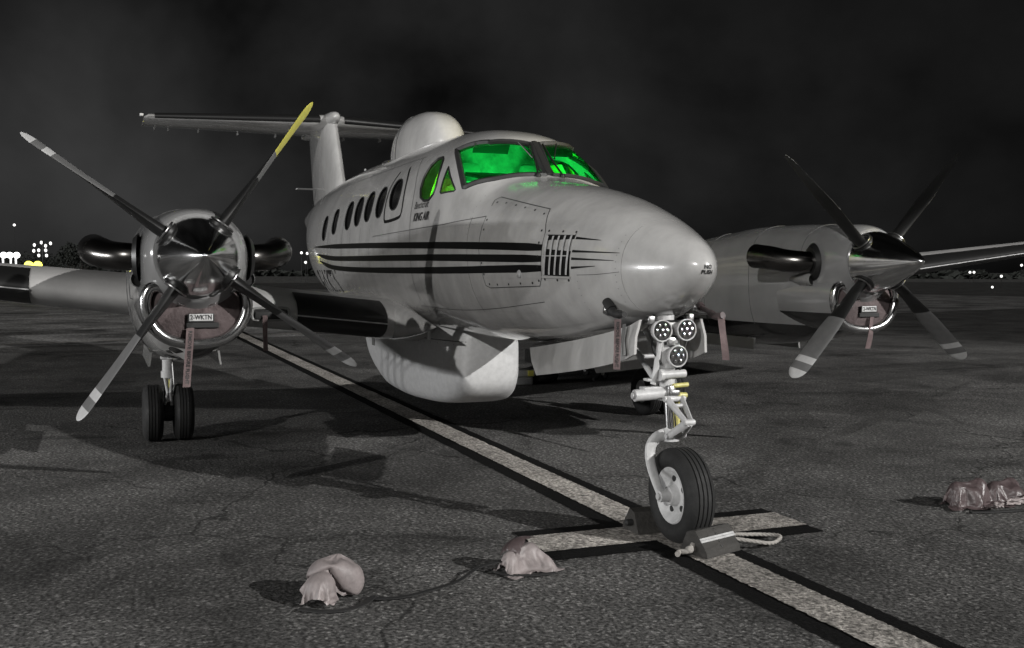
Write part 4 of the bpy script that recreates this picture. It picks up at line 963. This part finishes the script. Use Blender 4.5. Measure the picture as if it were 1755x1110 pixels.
def sim_cloth(vs, fs, props, frames=34, stiff=.6, mass=.25, shrink=0., pressure=None):
    """lets a piece of fabric fall over props standing on the ground and returns the settled vertices"""
    me = bpy.data.meshes.new('tmp'); me.from_pydata([tuple(v) for v in vs], [], fs); me.update(); o = bpy.data.objects.new('tmp', me); col.objects.link(o); tmp = [o]
    gp = bpy.data.meshes.new('tmpg'); gp.from_pydata([(-2, -2, 0), (2, -2, 0), (2, 2, 0), (-2, 2, 0)], [], [[0, 1, 2, 3]]); go = bpy.data.objects.new('tmpg', gp); col.objects.link(go); tmp.append(go)
    for c, r_ in props:
        bm = bmesh.new(); bmesh.ops.create_uvsphere(bm, u_segments=20, v_segments=12, radius=1)
        for v in bm.verts: v.co = Vector((v.co.x*r_[0]+c[0], v.co.y*r_[1]+c[1], v.co.z*r_[2]+c[2]))
        pm = bpy.data.meshes.new('tmpp'); bm.to_mesh(pm); bm.free(); po = bpy.data.objects.new('tmpp', pm); col.objects.link(po); tmp.append(po)
    for x_ in tmp[1:]:
        md = x_.modifiers.new('c', 'COLLISION'); x_.collision.thickness_outer = .006; x_.collision.cloth_friction = 30
    cm = o.modifiers.new('cloth', 'CLOTH'); st = cm.settings; st.quality = 6; st.mass = mass; st.tension_stiffness = 12; st.compression_stiffness = 12; st.shear_stiffness = 6; st.bending_stiffness = stiff; st.air_damping = 1; st.shrink_min = shrink
    if pressure is not None: st.use_pressure = True; st.uniform_pressure_force = pressure
    cc = cm.collision_settings; cc.distance_min = .005; cc.use_self_collision = True; cc.self_distance_min = .004; cc.collision_quality = 3
    cm.point_cache.frame_start = 1; cm.point_cache.frame_end = frames
    for f in range(1, frames+1): scene.frame_set(f)
    dg = bpy.context.evaluated_depsgraph_get(); ev = o.evaluated_get(dg).to_mesh(); out = [v.co.copy() for v in ev.vertices]; o.evaluated_get(dg).to_mesh_clear()
    for x_ in tmp: bpy.data.objects.remove(x_)
    scene.frame_set(1)
    return out
def bag(r, n=30, m_=16):
    vs = [(0, 0, r[2]*2+.02)]; fs = []
    for i in range(1, m_):
        th = math.pi*i/m_*.86
        for j in range(n): ph = 2*math.pi*j/n; vs.append((r[0]*math.sin(th)*math.cos(ph), r[1]*math.sin(th)*math.sin(ph), r[2]+r[2]*math.cos(th)+.02))
    for j in range(n): fs.append([0, 1+j, 1+(j+1) % n])
    for i in range(m_-2):
        for j in range(n): a = 1+i*n+j; b2 = 1+i*n+(j+1) % n; fs.append([a, a+n, b2+n, b2])
    return vs, fs
def sheet_geo(w, h, n, m_, c=(0, 0, .2), tilt=0., yaw=0.):
    vs = []; mt = Matrix.Rotation(yaw, 4, 'Z') @ Matrix.Rotation(tilt, 4, 'Y')
    for i in range(n+1):
        for j in range(m_+1): vs.append(tuple(mt @ Vector((h*(i/n-.5), w*(j/m_-.5), 0))+Vector(c)))
    return vs, [[i*(m_+1)+j, i*(m_+1)+j+1, (i+1)*(m_+1)+j+1, (i+1)*(m_+1)+j] for i in range(n) for j in range(m_)]
def fabric(geo, props, name, m, e, off=(0, 0, 0), **kw):
    P = sim_cloth(geo[0], geo[1], props, **kw); P = [Vector((p.x+off[0], p.y+off[1], max(.003, p.z+off[2]))) for p in P]
    o = mesh(name, P, geo[1], m, e, True, None, None); sd_ = o.modifiers.new('soft', 'SUBSURF'); sd_.levels = 1; sd_.render_levels = 1; return o
e1 = tag(empty('exhaust_cover', (.30, -2.15, 0)), 'pale pink crumpled exhaust cover lying at the bottom left', 'exhaust cover', 'fabric covers on the ground')
fabric(bag((.12, .15, .125)), [((-.03, .03, .10), (.05, .085, .095)), ((.06, -.07, .05), (.06, .06, .06))], 'cover_cup', 'pink', e1, stiff=1.2)
fabric(sheet_geo(.30, .26, 22, 26, (.06, -.05, .24), R(20), R(-25)), [((-.03, .03, .09), (.05, .085, .10)), ((.06, -.07, .06), (.065, .065, .075))], 'cover_flap', 'pink', e1, off=(.012, 0, .012), stiff=.8)
g = G(); g.tube(catmull([(.14, -.18, .014), (.20, -.09, .010), (.225, .03, .012), (.18, .12, .018), (.10, .185, .02)], 6), .02, 6, squash=(.25, 1)); g.build('cover_hem', 'strap', e1)
e2 = tag(empty('exhaust_cover', (.20, -1.09, 0)), 'shiny dark pink exhaust cover lying left of the nose wheel', 'exhaust cover', 'fabric covers on the ground')
fabric(sheet_geo(.40, .34, 28, 34, (.0, .0, .22), R(38), R(15)), [((-.02, .03, .05), (.05, .06, .09)), ((.02, -.09, .04), (.04, .04, .075)), ((.04, .11, .02), (.03, .03, .05))], 'cover_cup', 'pink', e2, stiff=.25, frames=46)
fabric(sheet_geo(.20, .16, 16, 20, (-.03, -.03, .24), R(10), R(30)), [((-.02, .0, .06), (.07, .12, .10))], 'cover_flap', 'pink_dark', e2, off=(.004, 0, .016), stiff=.3)
g = G(); g.tube(catmull([(.02, -.17, .02), (.09, -.12, .016), (.13, 0, .014), (.13, .12, .014)], 8), .016, 6, squash=(.3, 1)); g.build('cover_strap', 'strap', e2)
st_ = tag(empty('webbing_strap', (.28, -1.6, 0)), 'thin black strap on the ground between the two pink covers', 'strap')
g = G(); P = catmull([(.12, -.42, .015), (.16, -.25, .012), (.10, -.05, .014), (.03, .10, .02), (-.06, .24, .05), (-.07, .38, .07)], 8)
g.loft([[p+Vector((.016, 0, .004)), p+Vector((-.016, 0, .004)), p+Vector((-.016, 0, 0)), p+Vector((.016, 0, 0))] for p in P]); g.build('webbing', 'strap', st_, False)
e3 = tag(empty('propeller_cover', (-.12, 2.30, 0)), 'dark red folded cover with pale tag near the right edge', 'propeller cover', 'fabric covers on the ground')
fabric(sheet_geo(.52, .40, 30, 40, (.0, .02, .26), R(35), R(-8)), [((-.03, -.07, .06), (.05, .05, .11)), ((.03, .03, .05), (.05, .05, .08)), ((-.04, .14, .07), (.05, .05, .11))], 'cover_cup', 'pink_dark', e3, stiff=.25, frames=46)
fabric(sheet_geo(.10, .22, 20, 10, (.05, .08, .25), R(30), R(10)), [((-.02, .05, .07), (.09, .16, .115))], 'cover_tag', 'pink', e3, off=(.014, 0, .014), stiff=.3, frames=24)
g = G(); g.tube(catmull([(.15, -.12, .01), (.20, .05, .012), (.22, .2, .012), (.30, .4, .012), (.36, .7, .012)], 6), .02, 6, squash=(.4, 1)); g.build('cover_strap', 'strap', e3)
e4 = tag(empty('propeller_cover', (-.16, 2.68, 0)), 'dark cover with pale hem cut off by the right picture edge', 'propeller cover', 'fabric covers on the ground')
fabric(sheet_geo(.50, .42, 30, 36, (.0, .0, .30), R(30), R(12)), [((-.02, -.08, .05), (.05, .05, .09)), ((.04, .05, .04), (.05, .06, .07)), ((-.05, .10, .05), (.05, .06, .10))], 'cover_cup', 'pink_dark', e4, stiff=.25, frames=46)
fabric(sheet_geo(.36, .09, 10, 30, (.03, .0, .30), R(25), R(0)), [((.0, -.02, .08), (.09, .18, .13))], 'cover_hem', 'pink', e4, off=(.014, 0, .012), stiff=.3, frames=24)

# ground equipment standing beyond the airplane
e = tag(empty('equipment_cart', (-8.9, 3.35, 0)), 'low dark equipment cart on wheels seen beneath the nose', 'equipment cart')
g = G(); g.box((0, 0, .33), (.7, 1.2, .20), bev=.02); g.box((-.1, .1, .55), (.4, .8, .28), bev=.03); g.build('cart_body', 'dark_metal', e, True, 40)
for xx in (-.28, .34):
    for yy in (-.42, .40):
        w_ = empty('wheel', (xx, yy, .13), e); tyre_geo(.13, .07, .07).build('tyre', 'rubber', w_, True, 40); rim_geo(.07, .07).build('rim', 'gear', w_, True, 45)
g = G(); g.tube(catmull([(.36, -.45, .4), (.42, -.3, .22), (.45, -.1, .28), (.40, .1, .16), (.5, .25, .1), (.6, .1, .03)], 6), .022, 8); g.build('cart_hose', 'rubber', e)
for i, (yy, zz) in enumerate([(-.25, .3), (.02, .28), (.16, .33)]):
    g = G(); g.box((.358, yy, zz), (.02, .06, .05), bev=.005); g.build('cart_clasp', 'steel', e)
e = tag(empty('equipment_bag', (-8.45, 2.62, 0)), 'crumpled dark bag on the ground just behind the belly pod', 'bag')
g = lump((.22, .26, .13), 63, .4); g.build('bag_body', 'rubber', e, True, 50); g = G(); g.tube(catmull([(.1, -.1, .2), (.22, 0, .26), (.12, .1, .2)], 5), .015, 6); g.build('bag_handle', 'steel', e)
e = tag(empty('equipment_case', (-8.3, 2.28, 0)), 'small pale case with yellow patch behind the belly pod', 'case')
g = G(); g.box((0, 0, .17), (.25, .40, .10), bev=.02); g.box((0, 0, .06), (.22, .36, .11), bev=.02); g.build('case_body', 'gear', e, True, 40); g = G(); g.box((.13, .13, .17), (.012, .08, .08)); g.build('case_patch', 'yellow', e, False)

# ================================================================== background
CX, CY, CZ = 5.287, -3.168, 1.603
def far(u, d):  # bearing of an image column (1755 wide) at ground distance d from the camera
    a = YAW-math.atan((u-877.5)/1783.2); return CX+d*math.cos(a), CY+d*math.sin(a)
def tree(u, d, h, w, seed, label):
    x_, y_ = far(u, d); e = tag(empty('tree', (x_, y_, -.03)), label, 'tree', 'trees on the horizon'); rnd = random.Random(seed)
    g = G(); g.tube([(0, 0, 0), (.05*h*.2, 0, h*.25), (0, .02*h, h*.6)], [.05*h*.6, .035*h*.6, .012*h], 8)
    for k in range(5):
        a = rnd.random()*6.28; z0 = h*(.25+.08*k); g.tube([(0, 0, z0), (math.cos(a)*w*.3, math.sin(a)*w*.3, z0+h*.18)], [.015*h, .005*h], 6)
    g.build('trunk', 'bark', e)
    g = G(); cl = [(Vector((rnd.gauss(0, .28)*w, rnd.gauss(0, .28)*w, h*(.45+.5*rnd.random()))), w*rnd.uniform(.16, .3)) for _ in range(16)]
    for k in range(620):
        c, r_ = rnd.choice(cl); p = c+Vector((rnd.gauss(0, .5), rnd.gauss(0, .5), rnd.gauss(0, .42)))*r_; p.z = max(p.z, h*.12); s_ = rnd.uniform(.025, .05)*h
        a = Vector((rnd.uniform(-1, 1), rnd.uniform(-1, 1), rnd.uniform(-1, 1))).normalized()*s_; b = a.orthogonal().normalized()*s_*.6
        g.add([p-a-b, p+a-b*.4, p+a*1.3+b, p-a*.4+b], [[0, 1, 2, 3]])
    g.build('crown', 'leaf', e, False)
T_ = [(118, 210, 6.2, 3.0, 'slim pointed tree on the horizon, left one of the pair'), (127, 215, 5.2, 2.4, 'slim lower tree on the horizon, right one of the pair'), (141, 205, 5.6, 5.5, 'broad dark tree on the horizon just left of the exhaust stack'), (100, 230, 4.2, 6, 'low wide tree on the horizon right of the yellow lamp'), (88, 240, 4.6, 5, 'round tree on the horizon above the yellow lamp'), (45, 260, 5.0, 7, 'dim broad tree behind the white floodlights'), (12, 270, 5.6, 7, 'dim tree at the far left edge of the horizon'), (152, 225, 4.6, 6, 'dark tree on the horizon hidden mostly by the exhaust stack')]
for i, (u, d, h, w, lb) in enumerate(T_): tree(u, d, h, w, 100+i, lb)
# dark hedge mass along the whole horizon
g = G(); rnd = random.Random(5)
for k in range(9000):
    u = rnd.uniform(-250, 2050); d = rnd.uniform(285, 320); x_, y_ = far(u, d); h = 1.9+.9*math.sin(u*.021)+.6*math.sin(u*.083+1)
    p = Vector((x_, y_, rnd.uniform(0, max(.8, h)))); s_ = rnd.uniform(.5, 1.1); a = Vector((rnd.uniform(-1, 1), rnd.uniform(-1, 1), rnd.uniform(-.6, .6))).normalized()*s_; b = a.orthogonal().normalized()*s_*.7
    g.add([p-a-b, p+a-b*.4, p+a*1.2+b, p-a*.4+b], [[0, 1, 2, 3]])
o = g.build('hedge', 'leaf', None, False); tag(o, 'dark hedge running along the horizon', 'hedge'); o['kind'] = 'stuff'
# floodlight towers on the left horizon
def light_tower(u, v, d, s, m, label, reflection_legs='reflection_glow', cat='floodlight', nm='light_tower'):
    x_, y_ = far(u, d); zc = CZ+(463-v)*d/1783.2*math.cos(0); e = tag(empty(nm, (x_, y_, 0)), label, cat, 'lights on the far apron'); k = d/1783.2
    av = Vector((CX-x_, CY-y_, 0)).normalized(); sv = Vector((-av.y, av.x, 0))
    g = G()
    for q in (-1, 1): g.tube([sv*q*s*.30*k*1.0, sv*q*s*.22*k+Vector((0, 0, zc))], .09*s*k, 8)
    g.build('stand', reflection_legs, e)  # glowing legs: the lamps' reflections built as solid shapes
    for q in (-1, 1):
        g = G(); g.lathe([(-.30*s*k, .10*s*k), (-.2*s*k, .26*s*k), (0, .34*s*k), (.2*s*k, .26*s*k), (.30*s*k, .10*s*k)], tuple(sv*q*s*.32*k+Vector((0, 0, zc))), 'z', 14); g.build('lamp_head', m, e)
    return e
light_tower(24, 441, 150, 15, 'flood', 'bright white twin floodlight at the left horizon')
light_tower(2, 441, 160, 15, 'flood', 'white floodlight cut off by the left picture edge')
light_tower(58, 456, 62, 20, 'yellow_lit', 'glowing yellow twin lamp above the dark wing edge', 'yellow_lit')
def far_lamp(u, v, d, r, label, m='far_lit'):
    x_, y_ = far(u, d); z_ = CZ+(463.5-v+(u-877)*.0016*0)*d/1783.2; e = tag(empty('far_lamp', (x_, y_, 0)), label, 'lamp', 'small far lamps'); k = d/1783.2
    g = G(); g.tube([(0, 0, -.03), (0, 0, max(.05, z_-r*k))], .03, 6); g.build('post', 'dark_metal', e)
    g = G(); g.lathe([(-r*k, .2*r*k), (-.6*r*k, .8*r*k), (0, r*k), (.6*r*k, .8*r*k), (r*k, .2*r*k)], (0, 0, z_), 'z', 10); g.build('lamp_globe', m, e)
    return e
x_, y_ = far(75, 140); k = 140/1783.2
e = tag(empty('lamp_cluster', (x_, y_, 0)), 'mast with a cluster of small white lamps above the yellow lamp', 'lamp mast')
av = Vector((CX-x_, CY-y_, 0)).normalized(); sv = Vector((-av.y, av.x, 0))*-1
g = G(); g.tube([(0, 0, 0), (0, 0, CZ+3.4)], .10, 8); g.tube([sv*-1.1+Vector((0, 0, CZ+1.9)), sv*1.1+Vector((0, 0, CZ+1.9))], .06, 6); g.tube([sv*-1.1+Vector((0, 0, CZ+2.9)), sv*1.1+Vector((0, 0, CZ+2.9))], .06, 6); g.build('mast', 'dark_metal', e)
for du, dv in [(-17, -8), (-10, -4), (-4, -9), (6, -5), (-10, 3), (0, 3), (7, 4), (-11, 11), (0, 11)]:
    g = G(); p = sv*(du+6)*k*1.0+Vector((0, 0, CZ+(463-430-dv)*k)); g.lathe([(-.2, .05), (-.1, .15), (.1, .15), (.2, .05)], tuple(p), 'z', 8); g.build('lamp_head', 'far_lit', e)
for u, v, d, r, lb in [(27, 395, 190, 2, 'tiny lamp high above the left floodlights'), (168, 446, 120, 3, 'tiny lamp under the left exhaust stack'), (517, 434, 170, 2.2, 'first of two small lamps between exhaust stack and fuselage'), (527, 435, 172, 2.2, 'second of two small lamps between exhaust stack and fuselage'), (524, 450, 150, 2.2, 'small lamp low beside the rear fuselage'), (1661, 463, 180, 1.9, 'left one of the paired lamps on the right horizon'), (1668, 463, 180, 1.9, 'right one of the paired lamps on the right horizon'), (1715, 469, 120, 2, 'small dim lamp right of the paired lamps'), (1700, 486, 90, 1.8, 'low white lamp on the grass at right'), (1749, 452, 160, 1.9, 'small lamp at the right picture edge')]:
    far_lamp(u, v, d, r, lb)

# floodlight masts of this apron; they stand outside the picture and light the airplane
def flood_mast(az, d, h, heads, energy, colr, label, aim=(-1.5, 0, 1.0), spread=1.4, cone=70):
    x_, y_ = d*math.cos(az), d*math.sin(az); e = tag(empty('floodlight_mast', (x_, y_, 0)), label, 'floodlight', 'apron floodlight masts')
    dv = (Vector(aim)-Vector((x_, y_, h))).normalized(); sv = Vector((-dv.y, dv.x, 0)).normalized()
    g = G(); g.tube([(0, 0, 0), (0, 0, h)], [.16, .09], 12); g.box((0, 0, .15), (.6, .6, .3), bev=.03); g.build('mast', 'pole', e)
    g = G(); g.tube([sv*-spread*heads*.5+Vector((0, 0, h)), sv*spread*heads*.5+Vector((0, 0, h))], .06, 8); g.build('crossarm', 'pole', e)
    for k in range(heads):
        p = sv*spread*(k-(heads-1)/2)+Vector((0, 0, h+.3)); rot = dv.to_track_quat('-Z', 'Y').to_matrix().to_4x4()
        g = G(); g.box(p, (.5, .4, .22), rot, bev=.03); hd = g.build('lamp_head', 'dark_metal', e)
        g = G(); g.box(p+dv*.115, (.44, .34, .01), rot); g.build('lamp_lens', 'far_lit', hd, False)
        ld = bpy.data.lights.new('flood', 'SPOT'); ld.energy = energy/heads; ld.color = colr; ld.spot_size = R(cone); ld.spot_blend = .5; ld.shadow_soft_size = .16
        lo = bpy.data.objects.new('flood', ld); link(lo, e); lo.location = p+dv*.2; lo.rotation_euler = dv.to_track_quat('-Z', 'Y').to_euler()
flood_mast(R(35), 36, 15.5, 1, 76000, (1, .985, .96), 'tall mast with one floodlight head behind the camera to the right', cone=60)
flood_mast(R(-101), 24, 2.3, 4, 9000, (1, 1, 1), 'low stand with a row of four floodlight heads left of the airplane', aim=(-2.5, -1, 1.6), spread=2.6)
flood_mast(R(64), 24, 5, 1, 9000, (1, .82, .10), 'mast with one yellow lamp right of the airplane', aim=(-3.0, 2.6, 3.3), cone=13)
